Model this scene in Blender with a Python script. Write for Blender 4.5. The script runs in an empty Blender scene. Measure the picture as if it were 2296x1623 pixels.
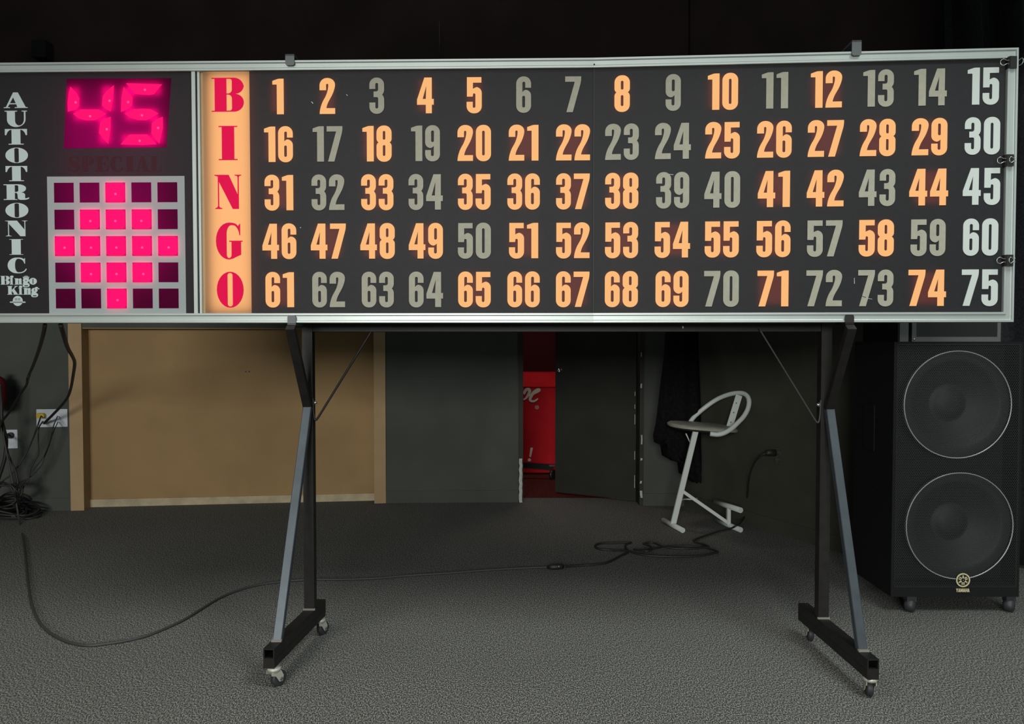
import bpy, bmesh, math, random
from mathutils import Vector, Matrix
from mathutils.geometry import tessellate_polygon
random.seed(7)
sc = bpy.context.scene
COL = sc.collection

# ------------------------------------------------------------------ camera, world, lights, exposure
FPX, W, H = 1750.0, 2296.0, 1623.0
CAMZ = 1.15
PITCH = math.atan((H / 2 - 760.0) / FPX)
cd = bpy.data.cameras.new('camera')
cd.sensor_fit = 'HORIZONTAL'; cd.sensor_width = 36.0; cd.lens = 36.0 * FPX / W
cd.clip_start = 0.02; cd.clip_end = 60
cam = bpy.data.objects.new('camera', cd); COL.objects.link(cam)
cam.location = (0, 0, CAMZ); cam.rotation_euler = (math.pi / 2 - PITCH, 0, 0)
sc.camera = cam

world = bpy.data.worlds.new('world'); sc.world = world
world.use_nodes = True
bg = world.node_tree.nodes['Background']
bg.inputs[0].default_value = (0.80, 0.92, 0.90, 1); bg.inputs[1].default_value = 0.28

def area(name, loc, target, size, power, color, spread=math.pi):
    l = bpy.data.lights.new(name, 'AREA'); l.shape = 'RECTANGLE'; l.size = size[0]; l.size_y = size[1]
    l.energy = power; l.color = color; l.spread = spread
    o = bpy.data.objects.new(name, l); COL.objects.link(o); o.location = loc
    o.rotation_euler = (Vector(target) - Vector(loc)).to_track_quat('-Z', 'Y').to_euler()
    return o
# two hall ceiling fixtures close to the stage; the far panel is fill, lowered and enlarged
area('hall_lamp_and_fill', (1.8, 0.9, 4.0), (1.7, 1.7, 0.0), (1.2, 1.6), 108, (0.92, 1.0, 0.97))
area('hall_lamp_and_fill', (-1.8, 0.9, 4.0), (-1.7, 1.7, 0.0), (1.2, 1.6), 58, (1.0, 0.99, 0.94))
area('hall_lamp_and_fill', (-1.5, -8.5, 2.6), (-1.0, 3.0, 0.9), (3.6, 1.7), 760, (1.0, 0.99, 0.94))

sc.view_settings.view_transform = 'Standard'; sc.view_settings.look = 'None'
sc.view_settings.gamma = 1.0; sc.view_settings.exposure = 0.0
sc.view_settings.use_curve_mapping = False

# ------------------------------------------------------------------ measuring helpers
def ray(px, py):
    x, up = px - W / 2, H / 2 - py
    c, s = math.cos(PITCH), math.sin(PITCH)
    return Vector((x, FPX * c + up * s, -FPX * s + up * c))
CAM = Vector((0, 0, CAMZ))
def at(px, py, Y):
    d = ray(px, py); return CAM + d * (Y / d.y)
def gr(px, py, z=0.0):
    d = ray(px, py); return CAM + d * ((z - CAMZ) / d.z)

# ------------------------------------------------------------------ materials
def s2l(c):
    return tuple(((v / 255) / 12.92 if v / 255 <= 0.04045 else ((v / 255 + 0.055) / 1.055) ** 2.4) for v in c)
def new_mat(name):
    m = bpy.data.materials.new(name); m.use_nodes = True
    nt = m.node_tree
    return m, nt, nt.nodes['Principled BSDF'], nt.nodes['Material Output']
def mat(name, base, rough=0.6, metal=0.0, emit=None, es=0.0, noise=0.0, nscale=30.0, bump=0.0, spec=0.5, detail=3.0):
    m, nt, b, out = new_mat(name)
    b.inputs['Base Color'].default_value = (*base, 1)
    b.inputs['Roughness'].default_value = rough; b.inputs['Metallic'].default_value = metal
    b.inputs['Specular IOR Level'].default_value = spec
    if emit:
        b.inputs['Emission Color'].default_value = (*emit, 1); b.inputs['Emission Strength'].default_value = es
    if noise or bump:
        tc = nt.nodes.new('ShaderNodeTexCoord'); n = nt.nodes.new('ShaderNodeTexNoise')
        n.inputs['Scale'].default_value = nscale; n.inputs['Detail'].default_value = detail
        nt.links.new(tc.outputs['Object'], n.inputs['Vector'])
        if noise:
            r = nt.nodes.new('ShaderNodeValToRGB')
            lo, hi = max(0, 1 - noise), 1 + noise
            r.color_ramp.elements[0].position = 0.3; r.color_ramp.elements[1].position = 0.7
            r.color_ramp.elements[0].color = (*[v * lo for v in base], 1)
            r.color_ramp.elements[1].color = (*[v * hi for v in base], 1)
            nt.links.new(n.outputs['Fac'], r.inputs['Fac']); nt.links.new(r.outputs['Color'], b.inputs['Base Color'])
        if bump:
            bp = nt.nodes.new('ShaderNodeBump'); bp.inputs['Strength'].default_value = bump; bp.inputs['Distance'].default_value = 0.004
            nt.links.new(n.outputs['Fac'], bp.inputs['Height']); nt.links.new(bp.outputs['Normal'], b.inputs['Normal'])
    return m
def translucent_mat(name, base, trans, fac, rough=0.5, spec=0.3, noise=0.0):
    m = mat(name, base, rough, noise=noise, nscale=60, spec=spec); nt = m.node_tree
    b = nt.nodes['Principled BSDF']; out = nt.nodes['Material Output']
    t = nt.nodes.new('ShaderNodeBsdfTranslucent'); t.inputs['Color'].default_value = (*trans, 1)
    mx = nt.nodes.new('ShaderNodeMixShader'); mx.inputs[0].default_value = fac
    nt.links.new(b.outputs[0], mx.inputs[1]); nt.links.new(t.outputs[0], mx.inputs[2]); nt.links.new(mx.outputs[0], out.inputs['Surface'])
    return m

M = {}
M['panel'] = translucent_mat('black_panel_paint', (0.0145, 0.0150, 0.0170), (0.55, 0.13, 0.08), 0.10, 0.55, 0.2, 0.08)
M['panel_score'] = translucent_mat('score_panel_paint', (0.0115, 0.0110, 0.0125), (0.6, 0.02, 0.6), 0.10, 0.55, 0.2, 0.08)
M['lit'] = mat('lit_amber_number', (0.03, 0.025, 0.02), 0.6, emit=(1.0, 0.49, 0.175), es=0.93, spec=0.1)
M['unlit'] = translucent_mat('unlit_number', (0.31, 0.30, 0.24), (0.9, 0.6, 0.35), 0.10, 0.55, 0.2, 0.05)
M['unlit_white'] = mat('unlit_white_number', (0.42, 0.46, 0.44), 0.55, spec=0.2)
M['strip'] = translucent_mat('lit_amber_strip', (0.16, 0.13, 0.10), (1.0, 1.0, 1.0), 0.8, 0.6, 0.1)
M['letter_red'] = mat('lit_red_letter', (0.03, 0.0, 0.002), 0.6, emit=(0.74, 0.0, 0.065), es=0.95, spec=0.1)
M['letter_white'] = mat('pale_letter_paint', (0.36, 0.42, 0.42), 0.5)
M['segment'] = mat('lit_red_segment', (0.03, 0.0, 0.005), 0.6, emit=(1.0, 0.0, 0.15), es=1.0, spec=0.1)
M['segment_dim'] = mat('lit_red_corner', (0.03, 0.0, 0.005), 0.6, emit=(0.62, 0.0, 0.085), es=1.0, spec=0.1)
M['bulb'] = mat('lit_bulb_tip', (0.1, 0.02, 0.04), 0.5, emit=(1.0, 0.06, 0.33), es=1.0, spec=0.1)
M['red_window'] = translucent_mat('dark_red_window', (0.050, 0.0, 0.012), (1.0, 0.0, 1.0), 0.5, 0.6, 0.05)
M['unlit_square'] = translucent_mat('unlit_red_square', (0.062, 0.0, 0.018), (0.9, 0.0, 1.0), 0.25, 0.6, 0.04)
M['grid'] = translucent_mat('grey_grid_paint', (0.31, 0.36, 0.355), (0.9, 0.0, 0.9), 0.24, 0.5, 0.2)
M['special'] = mat('dim_red_letter', (0.045, 0.010, 0.017), 0.6, spec=0.1)
M['alu'] = mat('aluminium_frame', (0.36, 0.40, 0.388), 0.38, 0.4, noise=0.04, nscale=6)
M['housing'] = mat('housing_black', (0.012, 0.012, 0.012), 0.7)
M['steel_black'] = mat('black_steel_paint', (0.011, 0.0100, 0.0100), 0.5, spec=0.3, noise=0.25, nscale=25)
M['steel_hook'] = mat('hook_grey_steel', (0.075, 0.085, 0.09), 0.45, 0.2)
M['brace'] = mat('grey_steel_brace', (0.060, 0.073, 0.086), 0.38, 0.4, noise=0.12, nscale=18)
M['weld'] = mat('scuffed_paint', (0.20, 0.19, 0.16), 0.7)
M['caster_fork'] = mat('caster_zinc', (0.42, 0.42, 0.36), 0.45, 0.3)
M['rubber'] = mat('dark_rubber', (0.025, 0.026, 0.03), 0.55)
M['hub'] = mat('caster_hub', (0.12, 0.12, 0.12), 0.5)
M['chrome'] = mat('chrome', (0.6, 0.6, 0.6), 0.2, 1.0)
M['wire'] = mat('clip_wire', (0.5, 0.5, 0.48), 0.3, 0.9)
M['clip'] = mat('clip_black', (0.012, 0.012, 0.013), 0.4)
M['cable'] = mat('black_cable', (0.012, 0.012, 0.012), 0.55)
M['cable_grey'] = mat('grey_cable', (0.035, 0.036, 0.036), 0.6)
M['plate'] = mat('white_wall_plate', (0.50, 0.53, 0.58), 0.5)
M['plate_dark'] = mat('painted_wall_plate', (0.045, 0.045, 0.04), 0.6, noise=0.5, nscale=80)
M['yellow'] = mat('yellow_plastic', (0.55, 0.40, 0.02), 0.5)
M['cabinet'] = mat('speaker_black_paint', (0.006, 0.006, 0.007), 0.7, bump=0.2, nscale=300, spec=0.2)
M['cone'] = mat('speaker_cone', (0.016, 0.017, 0.018), 0.6)
M['ring'] = mat('woofer_rim', (0.30, 0.31, 0.31), 0.35, 0.4)
M['badge'] = mat('gold_badge', (0.50, 0.46, 0.28), 0.45)
M['badge_back'] = mat('badge_black', (0.012, 0.011, 0.01), 0.5)
M['rack_metal'] = mat('rack_metal', (0.11, 0.115, 0.115), 0.45, 0.3)
M['glass_dark'] = mat('rack_dark_pane', (0.012, 0.013, 0.013), 0.12)
M['curtain'] = mat('charcoal_curtain', (0.022, 0.023, 0.027), 0.9, noise=0.3, nscale=90, spec=0.1)
M['coat'] = mat('black_cloth', (0.0075, 0.0065, 0.0075), 0.95, noise=0.3, nscale=60, spec=0.05)
M['chair_white'] = mat('white_chair_enamel', (0.56, 0.60, 0.585), 0.4)
M['chair_seat'] = mat('grey_seat_vinyl', (0.24, 0.24, 0.20), 0.5, noise=0.1, nscale=40)
M['seat_under'] = mat('seat_underside', (0.02, 0.018, 0.012), 0.7)
M['cooler_red'] = mat('cooler_red_enamel', (0.40, 0.012, 0.018), 0.8, noise=0.18, nscale=4, spec=0.05)
M['cooler_text'] = mat('cooler_cream_print', (0.50, 0.45, 0.38), 0.6)
M['cooler_outline'] = mat('cooler_dark_outline', (0.16, 0.01, 0.012), 0.6)
M['cooler_mark'] = mat('cooler_dull_mark', (0.36, 0.15, 0.14), 0.7)
M['red_dull'] = mat('dull_red_plastic', (0.10, 0.008, 0.011), 0.7, spec=0.1)
M['black_wall'] = mat('black_upper_wall', (0.055, 0.036, 0.036), 0.85, noise=0.2, nscale=3, spec=0.1)
M['dark_wall'] = mat('dark_olive_wall', (0.050, 0.050, 0.040), 0.8, noise=0.15, nscale=4, spec=0.15)
M['door'] = mat('dark_door_paint', (0.026, 0.026, 0.022), 0.6, noise=0.12, nscale=5, spec=0.2)
M['chip'] = mat('bare_white_paint_chip', (0.40, 0.42, 0.41), 0.8, noise=0.15, nscale=60)
M['tan'] = mat('tan_panel_paint', (0.30, 0.195, 0.092), 0.75, noise=0.10, nscale=2.5, spec=0.2)
M['tan_trim'] = mat('tan_trim_paint', (0.36, 0.245, 0.13), 0.65, noise=0.06, nscale=6, spec=0.25)
M['cream'] = mat('cream_baseboard', (0.40, 0.33, 0.21), 0.65, noise=0.2, nscale=10)
M['hall_wall'] = mat('dark_red_hall_wall', (0.060, 0.010, 0.013), 0.85, spec=0.1)
M['hall_floor'] = mat('dark_red_hall_carpet', (0.085, 0.020, 0.017), 0.95, noise=0.4, nscale=60, spec=0.05)

def wall_paint():
    m = mat('grey_lower_wall_paint', (0.063, 0.068, 0.061), 0.75, noise=0.10, nscale=3.5, spec=0.2)
    nt = m.node_tree; b = nt.nodes['Principled BSDF']
    src = b.inputs['Base Color'].links[0].from_socket
    g = nt.nodes.new('ShaderNodeNewGeometry'); s = nt.nodes.new('ShaderNodeSeparateXYZ')
    nt.links.new(g.outputs['Position'], s.inputs[0])
    a = nt.nodes.new('ShaderNodeMath'); a.operation = 'SUBTRACT'; a.inputs[1].default_value = 0.885
    nt.links.new(s.outputs['Z'], a.inputs[0])
    c = nt.nodes.new('ShaderNodeMath'); c.operation = 'ABSOLUTE'; nt.links.new(a.outputs[0], c.inputs[0])
    d = nt.nodes.new('ShaderNodeMath'); d.operation = 'LESS_THAN'; d.inputs[1].default_value = 0.0025
    nt.links.new(c.outputs[0], d.inputs[0])
    mx = nt.nodes.new('ShaderNodeMix'); mx.data_type = 'RGBA'
    nt.links.new(d.outputs[0], mx.inputs[0]); nt.links.new(src, mx.inputs[6]); mx.inputs[7].default_value = (0.06, 0.062, 0.06, 1)
    nt.links.new(mx.outputs[2], b.inputs['Base Color'])
    return m
M['wall'] = wall_paint()

def carpet():
    m, nt, b, out = new_mat('speckled_grey_carpet')
    tc = nt.nodes.new('ShaderNodeTexCoord')
    n1 = nt.nodes.new('ShaderNodeTexNoise'); n1.inputs['Scale'].default_value = 270; n1.inputs['Detail'].default_value = 2.5; n1.inputs['Roughness'].default_value = 0.65
    n2 = nt.nodes.new('ShaderNodeTexNoise'); n2.inputs['Scale'].default_value = 1.6; n2.inputs['Detail'].default_value = 2
    mpg = nt.nodes.new('ShaderNodeMapping'); mpg.inputs['Scale'].default_value = (1.0, 0.5, 1.0)
    nt.links.new(tc.outputs['Object'], mpg.inputs['Vector']); nt.links.new(mpg.outputs[0], n1.inputs['Vector']); nt.links.new(tc.outputs['Object'], n2.inputs['Vector'])
    r = nt.nodes.new('ShaderNodeValToRGB'); e = r.color_ramp.elements
    e[0].position = 0.36; e[0].color = (0.010, 0.010, 0.010, 1)
    e[1].position = 0.66; e[1].color = (0.37, 0.36, 0.335, 1)
    k = e.new(0.5); k.color = (0.092, 0.091, 0.086, 1)
    nt.links.new(n1.outputs['Fac'], r.inputs['Fac'])
    mp = nt.nodes.new('ShaderNodeMapRange'); mp.inputs[3].default_value = 0.9; mp.inputs[4].default_value = 1.1
    nt.links.new(n2.outputs['Fac'], mp.inputs[0])
    mx = nt.nodes.new('ShaderNodeVectorMath'); mx.operation = 'SCALE'
    nt.links.new(r.outputs['Color'], mx.inputs[0]); nt.links.new(mp.outputs[0], mx.inputs['Scale'])
    nt.links.new(mx.outputs[0], b.inputs['Base Color'])
    bp = nt.nodes.new('ShaderNodeBump'); bp.inputs['Strength'].default_value = 0.12; bp.inputs['Distance'].default_value = 0.003
    nt.links.new(n1.outputs['Fac'], bp.inputs['Height']); nt.links.new(bp.outputs['Normal'], b.inputs['Normal'])
    b.inputs['Roughness'].default_value = 0.95; b.inputs['Specular IOR Level'].default_value = 0.1
    return m
M['carpet'] = carpet()

def grille_mat():
    # perforated sheet metal: hexagonally packed holes cut by transparency
    m, nt, b, out = new_mat('perforated_grille')
    b.inputs['Base Color'].default_value = (0.017, 0.018, 0.0195, 1); b.inputs['Roughness'].default_value = 0.5
    tc = nt.nodes.new('ShaderNodeTexCoord'); s = nt.nodes.new('ShaderNodeSeparateXYZ'); nt.links.new(tc.outputs['Object'], s.inputs[0])
    def mth(op, a, c=None, v=None):
        n = nt.nodes.new('ShaderNodeMath'); n.operation = op
        nt.links.new(a, n.inputs[0])
        if c is not None: nt.links.new(c, n.inputs[1])
        if v is not None: n.inputs[1].default_value = v
        return n.outputs[0]
    p = 0.0075
    def lattice(ox, oz):
        x = mth('ADD', s.outputs['X'], v=ox + 10 * p)
        z = mth('ADD', s.outputs['Z'], v=oz + 10 * p * 1.732)
        x = mth('SUBTRACT', mth('FLOORED_MODULO', x, v=p), v=p / 2)
        z = mth('SUBTRACT', mth('FLOORED_MODULO', z, v=p * 1.732), v=p * 0.866)
        return mth('ADD', mth('MULTIPLY', x, x), mth('MULTIPLY', z, z))
    d = mth('MINIMUM', lattice(0, 0), lattice(p / 2, p * 0.866))
    hole = mth('LESS_THAN', d, v=(0.0029) ** 2)
    t = nt.nodes.new('ShaderNodeBsdfTransparent'); mx = nt.nodes.new('ShaderNodeMixShader')
    nt.links.new(hole, mx.inputs[0]); nt.links.new(b.outputs[0], mx.inputs[1]); nt.links.new(t.outputs[0], mx.inputs[2])
    nt.links.new(mx.outputs[0], out.inputs['Surface'])
    return m
M['grille'] = grille_mat()

# ------------------------------------------------------------------ geometry helpers
class MB:
    def __init__(s): s.v, s.f, s.smooth = [], [], []
    def add(s, vs, fs, smooth=False):
        n = len(s.v); s.v += [Vector(p) for p in vs]
        for f in fs: s.f.append([i + n for i in f]); s.smooth.append(smooth)
        return s
    def box(s, x0, x1, y0, y1, z0, z1, mtx=None):
        vs = [Vector((x, y, z)) for z in (z0, z1) for y in (y0, y1) for x in (x0, x1)]
        if mtx: vs = [mtx @ v for v in vs]
        return s.add(vs, [(0, 2, 3, 1), (4, 5, 7, 6), (0, 1, 5, 4), (2, 6, 7, 3), (0, 4, 6, 2), (1, 3, 7, 5)])
    def bar(s, a, b, w, h, up=(0, 0, 1), bev=0.0):
        a, b = Vector(a), Vector(b); d = (b - a).normalized(); up = Vector(up)
        sx = d.cross(up).normalized(); sz = sx.cross(d).normalized()
        if bev:
            pr = []
            for qx, qz in ((1, 1), (-1, 1), (-1, -1), (1, -1)):
                p1, p2 = (qx * w / 2, qz * (h / 2 - bev)), (qx * (w / 2 - bev), qz * h / 2)
                pr += [p1, p2] if qx * qz > 0 else [p2, p1]
        else: pr = [(w / 2, h / 2), (-w / 2, h / 2), (-w / 2, -h / 2), (w / 2, -h / 2)]
        n = len(pr)
        vs = [p + sx * x + sz * z for p in (a, b) for x, z in pr]
        return s.add(vs, [tuple(range(n))[::-1], tuple(range(n, 2 * n))] + [(i, (i + 1) % n, n + (i + 1) % n, n + i) for i in range(n)])
    def tube(s, pts, r, n=10, closed=False, caps=True):
        pts = [Vector(p) for p in pts]; N = len(pts)
        rs = r if isinstance(r, (list, tuple)) else [r] * N
        ref = None; rings = []
        for i, p in enumerate(pts):
            a = pts[(i - 1) % N] if closed or i > 0 else p
            c = pts[(i + 1) % N] if closed or i < N - 1 else p
            t = (c - a)
            t = t.normalized() if t.length > 1e-9 else Vector((0, 0, 1))
            if ref is None:
                ref = t.cross(Vector((0, 0, 1)))
                if ref.length < 0.05: ref = t.cross(Vector((1, 0, 0)))
            ref = (ref - t * ref.dot(t)).normalized(); bn = t.cross(ref)
            rings.append([p + (ref * math.cos(2 * math.pi * k / n) + bn * math.sin(2 * math.pi * k / n)) * rs[i] for k in range(n)])
        vs = [v for q in rings for v in q]; fs = []
        for i in range(N if closed else N - 1):
            j = (i + 1) % N
            for k in range(n): fs.append((i * n + k, i * n + (k + 1) % n, j * n + (k + 1) % n, j * n + k))
        s.add(vs, fs, True)
        if caps and not closed:
            s.add(rings[0], [tuple(range(n))[::-1]]); s.add(rings[-1], [tuple(range(n))])
        return s
    def cyl(s, a, b, r, n=24): return s.tube([a, b], r, n)
    def lathe(s, prof, org, axis, n=32):
        # prof: (radius, along) pairs
        ax = Vector(axis).normalized(); e1 = ax.cross(Vector((0, 0, 1)))
        if e1.length < 0.05: e1 = Vector((1, 0, 0))
        e1.normalize(); e2 = ax.cross(e1); org = Vector(org)
        vs = [org + ax * l + (e1 * math.cos(2 * math.pi * k / n) + e2 * math.sin(2 * math.pi * k / n)) * r for r, l in prof for k in range(n)]
        fs = [(i * n + k, i * n + (k + 1) % n, (i + 1) * n + (k + 1) % n, (i + 1) * n + k) for i in range(len(prof) - 1) for k in range(n)]
        return s.add(vs, fs, True)
    def prism(s, contours, tf, d0, d1):
        # contours in 2D, tf(x, y, d) -> world; front at d1
        tris = tessellate_polygon([[Vector((x, y, 0)) for x, y in c] for c in contours])
        flat = [p for c in contours for p in c]; n = len(flat)
        s.add([tf(x, y, d1) for x, y in flat], [tuple(t) for t in tris])
        s.add([tf(x, y, d0) for x, y in flat], [tuple(t)[::-1] for t in tris])
        for c in contours:
            k = len(c)
            s.add([tf(x, y, d) for d in (d0, d1) for x, y in c], [(i, (i + 1) % k, k + (i + 1) % k, k + i) for i in range(k)])
        return s
    def build(s, name, m, parent=None, bevel=0.0, fix=True):
        me = bpy.data.meshes.new(name)
        off = Vector((0, 0, 0)); p = parent
        while p is not None: off += p.location; p = p.parent
        me.from_pydata([v - off for v in s.v], [], s.f)
        for pl, sm in zip(me.polygons, s.smooth): pl.use_smooth = sm
        bm = bmesh.new(); bm.from_mesh(me)
        bmesh.ops.remove_doubles(bm, verts=bm.verts, dist=1e-6)
        if fix: bmesh.ops.recalc_face_normals(bm, faces=bm.faces)
        bm.to_mesh(me); bm.free()
        me.materials.append(m if not isinstance(m, str) else M[m])
        o = bpy.data.objects.new(name, me); COL.objects.link(o)
        if parent: o.parent = parent
        if bevel:
            b = o.modifiers.new('bevel', 'BEVEL'); b.width = bevel; b.segments = 2; b.limit_method = 'ANGLE'
        return o
def thing(name, label, cat, loc, group=None):
    o = bpy.data.objects.new(name, None); COL.objects.link(o); o.location = loc; o.empty_display_size = 0.05
    return tag(o, label, cat, group)
def tag(o, label, cat, group=None):
    o['label'] = label; o['category'] = cat
    if group: o['group'] = group
    return o
def struct(o, label=None):
    o['kind'] = 'structure'
    if label: o['label'] = label
    return o
def smooth_path(pts, k=6, closed=False):
    pts = [Vector(p) for p in pts]; N = len(pts); out = []
    for i in range(N if closed else N - 1):
        g = (lambda j: pts[j % N]) if closed else (lambda j: pts[max(0, min(N - 1, j))])
        p0, p1, p2, p3 = g(i - 1), g(i), g(i + 1), g(i + 2)
        for q in range(k):
            t = q / k
            out.append(0.5 * ((2 * p1) + (p2 - p0) * t + (2 * p0 - 5 * p1 + 4 * p2 - p3) * t * t + (3 * p1 - p0 - 3 * p2 + p3) * t ** 3))
    if not closed: out.append(pts[-1])
    return out
def rpoly(spec, n=7):
    # polygon whose corners may be rounded: (x, y), (x, y, r) or (x, y, cut_before, cut_after)
    P = [(Vector((q[0], q[1])), (q[2] if len(q) > 2 else 0), (q[3] if len(q) > 3 else (q[2] if len(q) > 2 else 0))) for q in spec]
    N = len(P); out = []
    for i, (p, a, b) in enumerate(P):
        pr, nx = P[i - 1][0], P[(i + 1) % N][0]
        if a <= 0 or b <= 0: out.append((p.x, p.y)); continue
        da, db = (pr - p), (nx - p)
        A = p + da.normalized() * min(a, da.length); B = p + db.normalized() * min(b, db.length)
        c1, c2 = A.lerp(p, 0.552), B.lerp(p, 0.552)
        for k in range(n + 1):
            t = k / n; u = 1 - t
            q = A * u ** 3 + c1 * 3 * u * u * t + c2 * 3 * u * t * t + B * t ** 3
            out.append((q.x, q.y))
    res = [out[0]]
    for q in out[1:]:
        if abs(q[0] - res[-1][0]) + abs(q[1] - res[-1][1]) > 1e-4: res.append(q)
    if abs(res[0][0] - res[-1][0]) + abs(res[0][1] - res[-1][1]) < 1e-4: res.pop()
    return res
def rr(x0, y0, x1, y1, r): return [(x0, y0, r), (x0, y1, r), (x1, y1, r), (x1, y0, r)]
def ell(cx, cy, rx, ry): return [(cx - rx, cy - ry, rx, ry), (cx - rx, cy + ry, ry, rx), (cx + rx, cy + ry, rx, ry), (cx + rx, cy - ry, ry, rx)]
def circle(cx, cy, r, n=24): return [(cx + r * math.cos(2 * math.pi * k / n), cy + r * math.sin(2 * math.pi * k / n)) for k in range(n)]

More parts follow.
